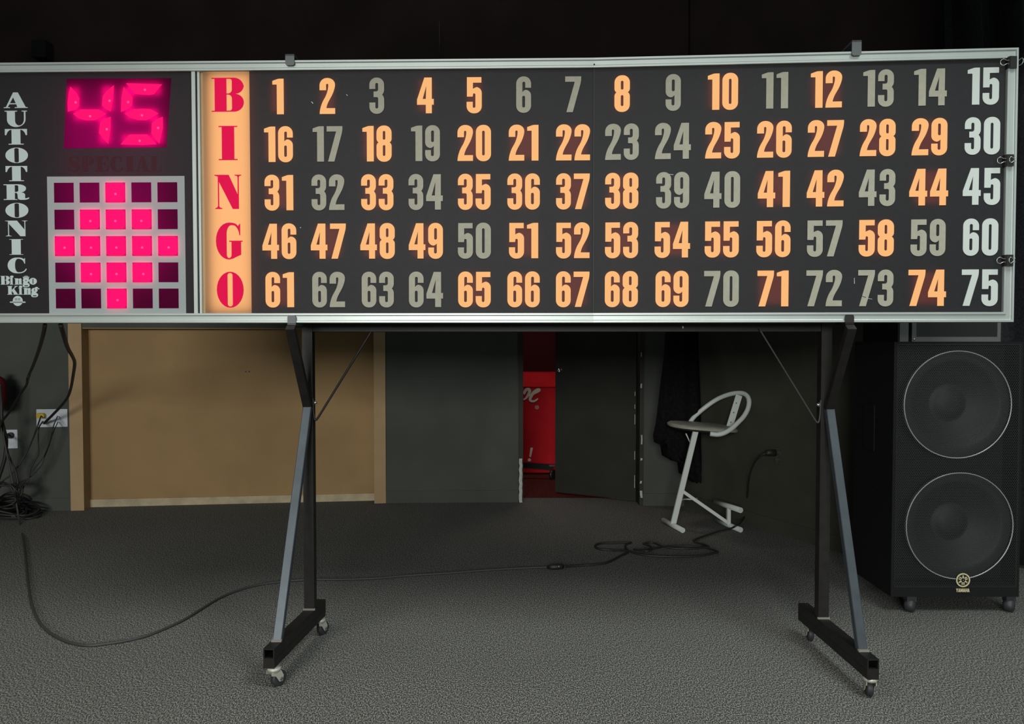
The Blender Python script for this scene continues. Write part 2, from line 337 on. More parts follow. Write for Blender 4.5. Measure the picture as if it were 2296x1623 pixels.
# ------------------------------------------------------------------ lettering shapes (unit height 100)
six_o = [(42, 69), (42, 101, 20), (0, 101, 20), (0, -1, 20), (42, -1, 20), (42, 63.5, 16), (23, 63.5, 5), (17.5, 57), (17.5, 86, 3.9), (25.5, 86, 3.9), (25.5, 69)]
six_h = rr(17, 14, 25, 46.5, 3.9)
D = {
 '0': (43, [rr(0, -1, 43, 101, 20), rr(17.8, 15, 25.2, 85, 3.6)]),
 '1': (32, [[(32, 100), (17, 100, 4), (0, 94, 1), (0, 84), (12.5, 84), (12.5, 0), (32, 0)]]),
 '2': (44, [[(0, 67), (0, 101, 21), (44, 101, 21, 18), (44, 68, 14, 22), (19, 24, 16, 8), (19, 16), (44, 16), (44, 0), (0, 0), (0, 20, 19, 22), (25, 62, 20, 17), (25, 85, 3.2), (18.5, 85, 3.2), (18.5, 67)]]),
 '3': (42, [[(0, 69), (0, 101, 20), (42, 101, 20), (42, 57, 10), (36, 53, 1.5), (42, 49, 10), (42, -1, 20), (0, -1, 20), (0, 31), (17, 31), (17, 14, 3.9), (25, 14, 3.9), (25, 46, 4), (12, 46), (12, 62), (25, 62, 6), (25, 86, 3.9), (17, 86, 3.9), (17, 69)]]),
 '4': (47.5, [[(25, 0), (42, 0), (42, 24), (47.5, 24), (47.5, 40), (42, 40), (42, 100), (21, 100), (0, 38), (0, 24), (25, 24)], [(26.6, 78), (25, 40), (15.8, 40)]]),
 '5': (43, [[(1, 100), (42, 100), (42, 85), (18, 85), (18, 67), (25, 72, 6), (43, 72, 16), (43, -1, 20), (0, -1, 20), (0, 31), (17.5, 31), (17.5, 14, 3.9), (25, 14, 3.9), (25, 55, 3.6), (18.6, 55, 2), (17.5, 46), (1, 46)]]),
 '6': (42, [six_o, six_h]),
 '7': (45, [[(0, 100), (45, 100), (45, 86, 8), (21.5, 0), (3.5, 0), (27, 85), (0, 85)]]),
 '8': (43, [[(0, 101, 20), (43, 101, 20), (43, 58, 6, 5), (37, 53.5, 1), (43, 49, 5, 6), (43, -1, 20), (0, -1, 20), (0, 49, 6, 5), (6, 53.5, 1), (0, 58, 5, 6)], rr(17.8, 61, 25.2, 86, 3.6), rr(17.8, 15, 25.2, 46, 3.6)]),
 '9': (42, [[(42 - q[0], 100 - q[1], *q[2:]) for q in six_o], [(42 - q[0], 100 - q[1], *q[2:]) for q in six_h]]),
 'B': (93, [[(0, 100), (93, 100, 28), (93, 53.5, 24), (63, 52.5, 1), (93, 51.5, 24), (93, 0, 28), (0, 0), (0, 3), (9, 3), (9, 97), (0, 97)], [(43, 97), (59, 97, 7), (59, 53.5, 12), (43, 53.5)], [(43, 50.5), (59, 50.5, 12), (59, 3, 7), (43, 3)]]),
 'I': (53, [[(0, 100), (53, 100), (53, 97), (44, 97), (44, 3), (53, 3), (53, 0), (0, 0), (0, 3), (9, 3), (9, 97), (0, 97)]]),
 'N': (77, [[(0, 100), (41, 100), (66.5, 42), (66.5, 96, 4), (58, 98), (58, 100), (77, 100), (77, 98), (69.5, 96, 4), (69.5, 0), (52, 0), (13, 80), (13, 5, 5), (22, 2), (22, 0), (2, 0), (2, 2), (10, 5, 5), (10, 95), (0, 98)]]),
 'G': (70, [[(64, 99), (64, 66), (62, 66), (59, 94, 26, 14), (28, 94, 12, 25), (28, 3, 10, 6.5), (41, 3, 6.5, 10), (41, 48), (35, 48), (35, 51), (70, 51), (70, 48), (66, 48), (66, 12), (50, 5, 8), (42, -1, 10), (0, -1, 34, 50), (0, 101, 50, 34), (52, 101, 14, 8), (58, 91)]]),
 'O': (74, [ell(37, 50, 37, 51), rr(29.5, 2.5, 44, 97.5, 7)]),
 'A': (100, [[(0, 0), (0, 5), (9, 6), (40, 100), (60, 100), (92, 6), (100, 5), (100, 0), (46, 0), (46, 5), (57, 6), (52.5, 24), (24, 24), (17, 6), (26, 5), (26, 0)], [(26, 31), (50.5, 31), (40, 68)]]),
 'U': (100, [[(0, 100), (0, 95), (10, 94), (10, -2, 46, 40), (93, -2, 43, 48), (93, 94), (100, 95), (100, 100), (76, 100), (76, 95), (86, 94), (86, 8, 40, 22), (46, 8, 18, 30), (46, 94), (56, 95), (56, 100)]]),
 'T': (100, [[(0, 100), (100, 100), (100, 60, 3), (94, 60, 3), (86, 94, 26, 14), (70, 95), (70, 6), (84, 5), (84, 0), (16, 0), (16, 5), (30, 6), (30, 95), (14, 94, 14, 26), (6, 60, 3), (0, 60, 3)]]),
 'R': (100, [[(0, 100), (88, 100, 32, 25), (88, 50, 22, 22), (68, 48, 2), (84, 44, 10, 12), (84, 8, 6), (100, 16), (100, 9), (92, 0, 10), (56, 0, 12, 12), (54, 45, 10, 6), (44, 45), (44, 5), (54, 4), (54, 0), (0, 0), (0, 5), (12, 6), (12, 94), (0, 95)], [(44, 94), (58, 94, 7), (58, 51, 9), (44, 51)]]),
 'C': (98, [[(90, 99), (90, 62), (86, 62), (80, 94, 26, 24), (38, 94, 16, 40), (38, 5, 40, 16), (84, 5, 22, 22), (94, 30, 3), (98, 28, 3), (90, -2, 24, 30), (0, -2, 46, 52), (0, 102, 52, 46), (74, 102, 16, 8), (83, 91)]]),
 'S': (80, [[(70, 98), (70, 66), (66, 66), (60, 94, 24, 14), (22, 94, 10), (22, 72, 8), (78, 58, 26), (78, -2, 30), (16, -2, 16), (12, 8), (4, 0), (0, 0), (0, 34), (4, 34), (12, 5, 22, 14), (56, 5, 10), (56, 26, 8), (2, 42, 26), (2, 102, 30), (58, 102, 12), (63, 92), (66, 98)]]),
 'P': (88, [[(0, 100), (88, 100, 30), (88, 42, 30), (44, 42), (44, 5), (56, 5), (56, 0), (0, 0), (0, 5), (10, 5), (10, 95), (0, 95)], [(44, 95), (56, 95, 8), (56, 47, 8), (44, 47)]]),
 'E': (88, [[(0, 100), (86, 100), (86, 66), (82, 66), (76, 95, 22, 14), (44, 95), (44, 54), (58, 54, 8), (62, 66), (66, 66), (66, 36), (62, 36), (58, 49, 8), (44, 49), (44, 5), (78, 5, 14, 22), (84, 36), (88, 36), (88, 0), (0, 0), (0, 5), (10, 5), (10, 95), (0, 95)]]),
 'L': (84, [[(0, 100), (54, 100), (54, 95), (44, 95), (44, 5), (74, 5, 14, 22), (80, 40), (84, 40), (84, 0), (0, 0), (0, 5), (10, 5), (10, 95), (0, 95)]]),
 'K': (110, [[(0, 100), (50, 100), (50, 95), (43, 95), (43, 52), (78, 92), (70, 95), (70, 100), (102, 100), (102, 95), (90, 93), (66, 66), (102, 5), (110, 5), (110, 0), (58, 0), (58, 5), (66, 6), (46, 44), (43, 40), (43, 5), (50, 5), (50, 0), (0, 0), (0, 5), (9, 6), (9, 94), (0, 95)]]),
 'i': (50, [[(0, 68, 2), (38, 68), (38, 6), (48, 5), (48, 0), (0, 0), (0, 5), (8, 6), (8, 62), (0, 62)]]),
 'n': (100, [[(0, 100, 2), (48, 100), (50, 88), (66, 101, 12), (90, 101, 16), (90, 8), (100, 7), (100, 0), (56, 0), (56, 76, 6), (48, 76, 6), (48, 8), (55, 7), (55, 0), (0, 0), (0, 7), (10, 8), (10, 92), (0, 93)]]),
 'o': (100, [ell(50, 50, 50, 51), rr(44, 14, 56, 86, 5)]),
 'g': (100, [[(50, 101, 32, 24), (4, 101, 40, 28), (4, 58, 20, 16), (14, 54), (2, 48, 10), (2, 38, 8), (12, 32), (0, 26, 8), (0, -1, 18, 30), (98, -1, 38, 22), (98, 42, 20, 24), (70, 44, 4), (70, 54, 2), (92, 58, 22, 18), (92, 101, 24, 34)], rr(43, 64, 53, 92, 4), rr(24, 10, 76, 20, 4)]),
 'Y': (90, [[(0, 100), (28, 100), (45, 62), (62, 100), (90, 100), (58, 40), (58, 0), (32, 0), (32, 40)]]),
 'a': (90, [[(0, 0), (30, 100), (60, 100), (90, 0), (62, 0), (58, 18), (32, 18), (28, 0)], [(37, 36), (53, 36), (45, 72)]]),
 'm': (110, [[(0, 0), (0, 100), (32, 100), (55, 44), (78, 100), (110, 100), (110, 0), (84, 0), (84, 56), (64, 8), (46, 8), (26, 56), (26, 0)]]),
 'h': (90, [[(0, 0), (0, 100), (28, 100), (28, 60), (62, 60), (62, 100), (90, 100), (90, 0), (62, 0), (62, 40), (28, 40), (28, 0)]]),
}
GL = {k: (w, [rpoly(c) for c in cs]) for k, (w, cs) in D.items()}

# ================================================================== SETTING
def wray(px, a, b):
    # where the sight line of column px meets the vertical wall plane through plan points a and b
    k = (px - W / 2) / FPX * 1.0004; (x0, y0), (x1, y1) = a, b
    t = (k * y0 - x0) / ((x1 - x0) - k * (y1 - y0)); return (x0 + (x1 - x0) * t, y0 + (y1 - y0) * t)
WB = [(-3.9, 5.10), (-2.96, 5.21), (-0.89, 5.45), (0.053, 5.476)]
def wall_seg(name, a, b, z0, z1, m, th=0.10):
    a, b = Vector((*a, 0)), Vector((*b, 0)); d = (b - a).normalized(); n = Vector((-d.y, d.x, 0))
    mb = MB(); vs = [p + Vector((0, 0, z)) + n * t for z in (z0, z1) for t in (0, th) for p in (a, b)]
    mb.add(vs, [(0, 1, 3, 2), (4, 6, 7, 5), (0, 4, 5, 1), (2, 3, 7, 6), (0, 2, 6, 4), (1, 5, 7, 3)])
    return struct(mb.build(name, m))
def plan(a, b, t, off=0.0):
    d = Vector((b[0] - a[0], b[1] - a[1])); n = Vector((d.y, -d.x)).normalized()
    return (a[0] + d.x * t + n.x * off, a[1] + d.y * t + n.y * off)

struct(MB().box(-5.5, 5.0, -5.0, 5.62, -0.06, 0.0).build('floor', 'carpet'))
TOPZ = 1.9
L0 = wray(155, WB[1], WB[2]); L1 = wray(185, WB[1], WB[2]); R0 = wray(838, WB[1], WB[2]); R1 = wray(864, WB[1], WB[2])
wall_seg('wall_back', WB[0], WB[1], 0, TOPZ, 'wall'); wall_seg('wall_back', WB[1], L0, 0, TOPZ, 'wall')
DJ = wray(1166, WB[2], WB[3])
wall_seg('wall_back', R1, (-0.84, 5.452), 0, TOPZ, 'wall'); wall_seg('wall_back', (-0.84, 5.452), DJ, 0, TOPZ, 'wall')
P4, P5 = (0.905, 5.36), (1.19, 5.35)
wall_seg('wall_back', P4, P5, 0, TOPZ, 'wall')
# upper wall, painted black
for a, b in ((WB[0], WB[2]), (WB[2], P5)):
    wall_seg('wall_upper', plan(a, b, 0, 0.03), plan(a, b, 1, 0.03), TOPZ, 4.2, 'black_wall', 0.14)
# recess with tan panel, trims and header
def shift(p, a, b, off):
    d = Vector((b[0] - a[0], b[1] - a[1])); n = Vector((d.y, -d.x)).normalized(); return (p[0] + n.x * off, p[1] + n.y * off)
RZ = 1.225
wall_seg('wall_recess', shift(L1, L0, R1, -0.10), shift(R0, L0, R1, -0.10), 0, RZ, 'tan', 0.05)
wall_seg('wall_recess_header', L0, R1, RZ, TOPZ, 'wall')
for k, (a, b) in enumerate(((L0, L1), (R0, R1))):
    wall_seg('trim_%d' % (k + 1), shift(a, L0, R1, 0.012), shift(b, L0, R1, 0.012), 0, RZ + 0.05, 'tan_trim', 0.114)
wall_seg('trim_3', shift(L1, L0, R1, -0.088), shift(R0, L0, R1, -0.088), 0, 0.052, 'cream', 0.012)
wall_seg('trim_4', shift(L1, L0, R1, -0.005), shift(R0, L0, R1, -0.005), RZ - 0.005, RZ + 0.05, 'tan_trim', 0.095)
# baseboards
BBH = 0.085
for a, b in ((WB[0], WB[1]), (WB[1], L0), (R1, DJ), (P4, P5)):
    wall_seg('baseboard_back', shift(a, a, b, 0.006), shift(b, a, b, 0.006), 0, BBH, 'wall', 0.006)
# right stage wall, turning from the corner towards the hall, then a black return behind the speaker
S0, S1 = (1.19, 5.35), (1.83, 4.06)
wall_seg('wall_right', S0, S1, 0, TOPZ, 'dark_wall'); wall_seg('wall_right_upper', S0, S1, TOPZ, 4.2, 'black_wall')
wall_seg('wall_return', S1, (4.6, 4.06), 0, 4.2, 'black_wall')
struct(MB().box(-4.02, -3.92, -5.0, 5.3, 0, 4.2).build('wall_left', 'black_wall'))
struct(MB().box(-4.02, 4.6, 2.26, 2.36, 2.45, 4.5).build('unseen_light_block', 'black_wall'))  # black slab above the view, added to keep near lamps off the rear stage
wall_seg('baseboard_right', shift(S0, S0, S1, 0.006), shift(S1, S0, S1, 0.006), 0, BBH, 'dark_wall', 0.006)
# room behind the doorway
struct(MB().box(-1.6, 2.6, 5.62, 8.0, -0.06, 0.0).build('floor_hall', 'hall_floor'))
struct(MB().box(-1.6, 2.6, 7.6, 7.7, 0, 2.7).build('wall_hall', 'hall_wall'))
struct(MB().box(-1.7, -1.6, 5.75, 7.7, 0, 2.7).build('wall_hall_left', 'hall_wall'))
struct(MB().box(2.0, 2.1, 5.5, 7.7, 0, 2.7).build('wall_hall_right', 'hall_wall'))
struct(MB().box(-1.7, 2.1, 5.64, 7.7, 2.7, 2.8).build('ceiling_hall', 'hall_wall'))
area('hall_side_lamp', (0.15, 5.95, 2.6), (0.18, 6.5, 0.3), (0.4, 0.2), 11.0, (1.0, 0.80, 0.72))
# door casing: left jamb with bare paint, right jamb, hinge-side chips
jl = MB(); jl.box(DJ[0] - 0.012, DJ[0] + 0.022, DJ[1] - 0.012, DJ[1] + 0.10, 0, 2.05); o = jl.build('trim_5', 'door'); struct(o)
jr = MB(); jr.box(P4[0] - 0.026, P4[0] + 0.002, P4[1] - 0.006, P4[1] + 0.14, 0, 2.05); struct(jr.build('trim_6', 'door'))
struct(MB().box(DJ[0], P4[0], 5.40, 5.50, 2.0, 2.1).build('trim_7', 'door'))
def chips(name, lst, Y):
    mb = MB()
    for x, y0, y1, w in lst:
        pts = []
        n = max(2, int((y1 - y0) / 8))
        L, R = [], []
        for k in range(n + 1):
            y = y0 + (y1 - y0) * k / n; j = random.uniform(-0.25, 0.25) * w
            p = at(x - w / 2 + j, y, Y); q = at(x + w / 2 + j * 0.6, y, Y)
            L.append((p.x, p.z)); R.append((q.x, q.z))
        mb.prism([L + R[::-1]], lambda x, z, d: Vector((x, Y - d, z)), -0.002, 0.0012)
    return mb
struct(chips('trim_8', [(1168, 1028, 1127, 6.5)], DJ[1] - 0.013).build('trim_8', 'chip'))
struct(chips('trim_9', [(1438, 860, 870, 3), (1438.5, 975, 996, 3), (1438, 1027, 1032, 4), (1437, 1078, 1084, 4), (1438, 1100, 1116, 5), (1438, 790, 800, 2)], P4[1] - 0.007).build('trim_9', 'chip'))
# the open door
hx = Vector((0.872, 5.475, 0)); fx = Vector((0.322, 5.79, 0)); dd = (fx - hx).normalized(); dn = Vector((dd.y, -dd.x, 0))
if dn.y > 0: dn = -dn
door = MB()
vs = [p + Vector((0, 0, z)) + dn * t for z in (0.012, 1.99) for t in (0, -0.036) for p in (hx, fx)]
door.add(vs, [(0, 1, 3, 2), (4, 6, 7, 5), (0, 4, 5, 1), (2, 3, 7, 6), (0, 2, 6, 4), (1, 5, 7, 3)])
sg_ = MB()
for x_, w_ in ((551.5, 2.5), (559, 3.0)):
    y_ = wray(x_, L0, R1)[1] + 0.098; p_ = at(x_, 833, y_); sg_.prism([circle(p_.x, p_.z, w_ * 0.003 / 1.6, 10)], lambda x, z, d: Vector((x, y_ - d, z)), -0.002, 0.003)
struct(sg_.build('wall_recess_marks', 'cable_grey'))
do = struct(door.build('door_1', 'door'), 'dark door standing ajar, opening into the red room')
kp = fx + (hx - fx).normalized() * 0.05 + Vector((0, 0, 0.915))
MB().lathe([(0.0, 0), (0.018, 0), (0.018, 0.005), (0.008, 0.010), (0.008, 0.028), (0.015, 0.034), (0.018, 0.044), (0.012, 0.052), (0.0, 0.054)], kp + dn * 0.001, dn, 20).build('door_knob', 'chrome', do)
ch = MB()
for z0, z1 in ((0.55, 0.62), (0.66, 0.69), (0.30, 0.36), (0.10, 0.19), (0.75, 0.78)):
    c = hx + dd * 0.008 + dn * 0.0006
    ch.bar(c + Vector((0, 0, z0)), c + Vector((0, 0, z1)), 0.004, 0.002, up=dn)
ch.build('paint_chips', 'chip', do)

# ================================================================== NUMBER BOARD
SE = Vector((0.2806, 2.698, 0))
DA = Vector((1, -0.0236, 0)).normalized(); DB = Vector((1, -0.0668, 0)).normalized()
ZT = at(1330, 132, 2.698).z; ZB = at(1330, 723.5, 2.698).z
class Plane:
    def __init__(s, d): s.d = d; s.n = Vector((d.y, -d.x, 0))      # n faces the hall
    def uz(s, px, py):
        r = ray(px, py); t = (SE - CAM).dot(s.n) / r.dot(s.n); p = CAM + r * t
        return (p - SE).dot(s.d), p.z
    def pt(s, u, z, dep=0.0):
        p = SE + s.d * u + s.n * dep; p.z = z; return p
PA, PB = Plane(DA), Plane(DB)
def TF(P): return lambda u, z, d: P.pt(u, z, d)
UR = PB.uz(2274, 420)[0]; UL = PA.uz(-46, 420)[0]
board = thing('bingo_flashboard', 'long black lit number board in a silver frame, hung on the wheeled stand', 'bingo board', (SE.x, SE.y, ZB))
FW = 0.0335
# frame: channel-shaped aluminium extrusion with raised lips, mitred at the corners
PROF = [(0, -0.075), (0, 0.012), (0.001, 0.0135), (0.007, 0.0135), (0.009, 0.009), (0.010, 0.0085), (FW - 0.010, 0.0085), (FW - 0.009, 0.009), (FW - 0.007, 0.0125), (FW - 0.001, 0.0125), (FW, 0.011), (FW, -0.004), (0.004, -0.004), (0.004, -0.075)]
def frame(P, ue, sgn):
    mb = MB(); n = len(PROF)
    stations = [((0, ZT), (0, -1)), ((ue, ZT), (-sgn, -1)), ((ue, ZB), (-sgn, 1)), ((0, ZB), (0, 1))]
    vs = [P.pt(u + du * a, z + dz * a, d) for (u, z), (du, dz) in stations for a, d in PROF]
    fs = [(i * n + k, i * n + k + 1, (i + 1) * n + k + 1, (i + 1) * n + k) for i in range(3) for k in range(n - 1)]
    mb.add(vs, fs); return mb
frame(PA, UL, -1).build('frame', 'alu', board); frame(PB, UR, 1).build('frame', 'alu', board)
for P, ue in ((PA, UL), (PB, UR)):
    u0, u1 = (ue + 0.005, 0) if ue < 0 else (0, ue - 0.005)
    mb = MB()
    vs = [P.pt(u, z, d) for d in (-0.078, -0.006) for z in (ZB + 0.005, ZT - 0.005) for u in (u0, u1)]
    mb.add(vs, [(0, 1, 3, 2), (0, 1, 5, 4), (2, 6, 7, 3), (0, 4, 6, 2), (1, 3, 7, 5)]); mb.build('housing', 'housing', board)
def plate(P, u0, u1, z0, z1, d, name, m):
    mb = MB(); mb.add([P.pt(u, z, d) for z in (z0, z1) for u in (u0, u1)], [(0, 1, 3, 2)]); return mb.build(name, m, board)
zi0, zi1 = ZB + FW - 0.002, ZT - FW + 0.002
uD0 = PA.uz(434, 430)[0]; uD1 = PA.uz(447, 430)[0]; uS0 = PA.uz(457, 430)[0]; uS1 = PA.uz(561.5, 430)[0]
plate(PA, uS1, -0.0025, zi0, zi1, -0.001, 'number_panel', 'panel')
plate(PB, -0.001, UR - FW + 0.002, zi0, zi1, -0.0005, 'number_panel', 'panel')
def slab(P, u0, u1, z0, z1, d0, d1, name, m):
    mb = MB(); mb.prism([[(u0, z0), (u0, z1), (u1, z1), (u1, z0)]], TF(P), d0, d1); return mb.build(name, m, board)
slab(PA, uD0, uD0 + 0.013, zi0, zi1, -0.006, 0.007, 'divider', 'alu'); slab(PA, uD1 - 0.002, uD1 + 0.006, zi0, zi1, -0.006, 0.003, 'divider', 'alu')
slab(PA, uD1 + 0.006, uS0, zi0, zi1, -0.010, -0.006, 'divider_channel', 'tan_trim')
plate(PA, uS0, uS1, zi0, zi1, 0.0, 'letter_strip', 'strip')
slab(PB, -0.002, 0.001, zi0, zi1, -0.004, 0.002, 'seam_strip', 'steel_black')
sp = SE + Vector((0, 0, 0))
MB().cyl(PA.pt(0.0, ZT - 0.022, 0.008), PA.pt(0.0, ZT - 0.022, 0.0096), 0.003, 10).build('frame_screw', 'housing', board)
# numbers
CX = [625.5, 735.5, 846, 954.5, 1063.5, 1174, 1284.5, 1394, 1508, 1619, 1735, 1850, 1966, 2082, 2200]
LIT = {1, 2, 4, 5, 8, 10, 12, 16, 18, 20, 21, 22, 25, 26, 27, 28, 29, 31, 33, 35, 36, 37, 38, 41, 42, 44, 46, 47, 48, 49, 51, 52, 53, 54, 55, 56, 58, 61, 65, 66, 67, 68, 69, 71, 74}
zrow = [PA.uz(625, y)[1] for y in (216.5, 323.5, 432, 541, 649.5)]
NH = 0.1212; SC = NH / 100
def lamp(P, u, z, w, h, radiance, color, dep=-0.014):
    l = bpy.data.lights.new('cell_and_glow_lamp', 'AREA'); l.shape = 'RECTANGLE'; l.size = w; l.size_y = h
    l.energy = radiance * math.pi * w * h; l.color = color
    o = bpy.data.objects.new('cell_and_glow_lamp', l); COL.objects.link(o); o.parent = board; o.location = P.pt(u, z, dep) - board.location
    o.rotation_euler = P.n.to_track_quat('-Z', 'Y').to_euler()
def number(n, P, u, z, m):
    txt = str(n); wd = [GL[c][0] for c in txt]; tot = sum(wd) + 8.2 * (len(txt) - 1)
    mb = MB(); x = -tot / 2
    for c, w in zip(txt, wd):
        x0 = x
        mb.prism(GL[c][1], lambda a, b, d: P.pt(u + (x0 + a) * SC, z + (b - 50) * SC, d), -0.0004, 0.0016)
        x += w + 8.2
    return mb.build('number', m, board)
for n in range(1, 76):
    r, c = divmod(n - 1, 15); P = PA if c < 7 else PB; u = P.uz(CX[c], 431)[0]; z = zrow[r]
    m = 'lit' if n in LIT else ('unlit_white' if c == 14 else 'unlit')
    number(n, P, u, z, m)
    if n in LIT: lamp(P, u, z, 0.045 if n < 10 else 0.090, 0.105, 1.7, (1.0, 0.42, 0.2), -0.011)
# letters fitted to measured boxes
def fit(ch, P, x0, y0, x1, y1, name, m, d0=-0.0004, d1=0.0016, parent=None, mb=None):
    ua, zb = P.uz(x0, y1)[0], P.uz((x0 + x1) / 2, y1)[1]; ub, zt = P.uz(x1, y0)[0], P.uz((x0 + x1) / 2, y0)[1]
    w, cs = GL[ch]; own = mb is None; mb = mb or MB()
    mb.prism(cs, lambda a, b, d: P.pt(ua + (ub - ua) * a / w, zb + (zt - zb) * b / 100, d), d0, d1)
    return mb.build(name, m, parent or board) if own else mb
for ch, *bx in (('B', 475, 174.5, 546.3, 250.5), ('I', 491, 282.5, 532, 359), ('N', 481.5, 392, 541, 468.5), ('G', 485, 500, 543.5, 581), ('O', 487, 610, 546, 689)):
    fit(ch, PA, *bx, 'strip_letter', 'letter_red')
for ch, *bx in (('A', 8, 207, 61, 242), ('U', 10.5, 248, 60, 284), ('T', 11, 289, 60, 324), ('O', 12, 331, 62, 365), ('T', 12.5, 372, 60.5, 406), ('R', 8, 413, 64.5, 448),
                ('O', 12, 455, 63, 488), ('N', 11.5, 494.5, 61, 529.5), ('I', 21, 536, 51, 571), ('C', 17, 578, 59, 612)):
    fit(ch, PA, *bx, 'letter', 'letter_white', -0.0024, -0.0008)
for ch, *bx in (('S', 153, 350, 178, 384), ('P', 181, 350, 210, 384), ('E', 214, 350, 242, 384), ('C', 247, 350, 274, 384), ('I', 280, 350, 300, 384), ('A', 304, 350, 334, 384), ('L', 337, 350, 361, 384)):
    fit(ch, PA, *bx, 'dim_letter', 'special', -0.0024, -0.0016)
# maker lettering: two words, crown and round emblem
mk = MB()
for ch, *bx in (('B', 0.5, 618.5, 21, 638), ('i', 21.5, 615.5, 29.5, 638), ('n', 32, 624, 49.5, 638), ('o', 65, 623, 82, 638), ('g', 50.5, 623, 66, 643.7)):
    fit(ch, PA, *bx, '', '', -0.0024, -0.0010, mb=mk)
def dot(mb, cx, cy, rx, ry, P=PA, d0=-0.0024, d1=-0.0010):
    u, z = P.uz(cx, cy); k = P.uz(cx + 1, cy)[0] - u
    mb.prism([[(u + a * k, z + b * k) for a, b in [(rx * math.cos(t * math.pi / 10), ry * math.sin(t * math.pi / 10)) for t in range(20)]]], TF(P), d0, d1)
def pxpoly(mb, pts, P=PA, d0=-0.0024, d1=-0.0010):
    mb.prism([[P.uz(x, y) for x, y in pts]], TF(P), d0, d1)
dot(mk, 26, 620.3, 3.9, 2.6, d1=-0.0008)
for k in range(5):
    a = (k - 2) * 0.36; cx, cy = 58 + 4.6 * math.sin(a) * 1.2, 627
    tx, ty = 58 + 10 * math.sin(a), 628 - 10.2 * math.cos(a)
    pxpoly(mk, [(cx - 1.3, cy), (tx - 0.9, ty), (tx + 0.9, ty), (cx + 1.3, cy)], d1=-0.0008 + k * 0.00004)
mk.build('lettering', 'letter_white', board)
mk = MB()
for ch, *bx in (('K', 16, 641, 41, 660.5), ('i', 41.5, 638, 50, 660.5), ('n', 52, 645.5, 69.8, 660.5), ('g', 69.5, 645.5, 85, 666)):
    fit(ch, PA, *bx, '', '', -0.0024, -0.0010, mb=mk)
dot(mk, 45.8, 642.8, 3.9, 2.6, d1=-0.0008)
dot(mk, 81.5, 645.3, 3.4, 2.2, d1=-0.0008); dot(mk, 86.3, 647.2, 1.6, 1.3, d1=-0.0007)
mk.build('lettering', 'letter_white', board)
em = MB(); dot(em, 39.3, 674.6, 11.2, 11.2); pxpoly(em, [(21, 677), (23, 676), (56, 676), (57, 677.5), (56, 678.8), (23, 678.6)]); emo = em.build('emblem', 'letter_white', board)
ed = MB(); pxpoly(ed, [(29.5, 676.2), (49.5, 676.2), (49.5, 678.6), (29.5, 678.6)], d0=-0.0012, d1=-0.0006)
for x0, x1 in ((33, 35.5), (36, 38.3), (40, 42.2), (42.7, 45)):
    pxpoly(ed, [(x0, 668.6), (x1, 668.6), (x1, 670.3), (x0, 670.3)], d0=-0.0012, d1=-0.0006); pxpoly(ed, [(x0, 671.5), (x1, 671.5), (x1, 673), (x0, 673)], d0=-0.0012, d1=-0.0006)
ed.build('emblem_marks', 'hub', emo)
# scratches on the face
sm_ = MB()
for q in ([(697.5, 228), (699, 227.5), (702.5, 231.5), (701, 232.5)], [(776, 211.5), (777, 211), (780, 214.5), (779, 215)], [(672.5, 509.5), (675, 510), (675, 511), (672.5, 511)]): pxpoly(sm_, q, PA, -0.0008, -0.0004)
for q in ([(1915, 623), (1916, 623), (1916.5, 636), (1915.2, 636)], [(1499, 390), (1510, 391), (1510, 392), (1499, 391)], [(1944, 668), (1956, 670.5), (1956, 671.2), (1944, 669)]): pxpoly(sm_, q, PB, -0.0003, 0.0001)
sm_.build('scratch_marks', 'letter_white', board)
ck_ = MB(); pxpoly(ck_, [(1931.5, 663), (1941, 666), (1941, 667.6), (1931.5, 664.2)], PB, 0.0014, 0.0019); ck_.build('scratch_marks', 'housing', board)
# digit display
def zpx(x, y): return (x / 4.991, 100 + y / 4.991)
wu = [PA.uz(*zpx(*q)) for q in ((745, 380), (1915, 372), (1860, 1150), (710, 1160))]
mbw = MB(); mbw.add([PA.pt(u, z, -0.0014) for u, z in wu], [(0, 1, 2, 3)]); dwin = mbw.build('digit_window', 'red_window', board)
SEGS = [([(790, 470), (860, 545), (890, 600), (885, 690), (860, 725), (760, 752), (758, 640), (770, 540)], (850, 648)),
        ([(1275, 455), (1270, 600), (1240, 750), (1180, 715), (1142, 685), (1150, 580), (1190, 525)], (1230, 630)),
        ([(818, 775), (905, 725), (1105, 725), (1192, 775), (1120, 825), (1060, 848), (960, 848), (880, 825)], (1012, 803)),
        ([(1240, 808), (1240, 930), (1212, 1112), (1150, 1045), (1108, 990), (1125, 865), (1180, 828)], (1198, 948)),
        ([(1412, 432), (1814, 445), (1725, 555), (1680, 565), (1600, 562), (1505, 552)], (1625, 508)),
        ([(1385, 472), (1440, 535), (1485, 590), (1480, 680), (1455, 712), (1355, 755), (1360, 600)], (1437, 645)),
        ([(1392, 772), (1500, 722), (1600, 717), (1690, 722), (1776, 772), (1690, 830), (1630, 848), (1540, 845), (1450, 815)], (1592, 793)),
        ([(1822, 808), (1825, 930), (1785, 1110), (1740, 1060), (1695, 1000), (1700, 880), (1750, 838)], (1773, 934)),
        ([(1350, 1118), (1440, 1015), (1460, 1005), (1650, 1005), (1755, 1115), (1600, 1125)], (1566, 1078))]
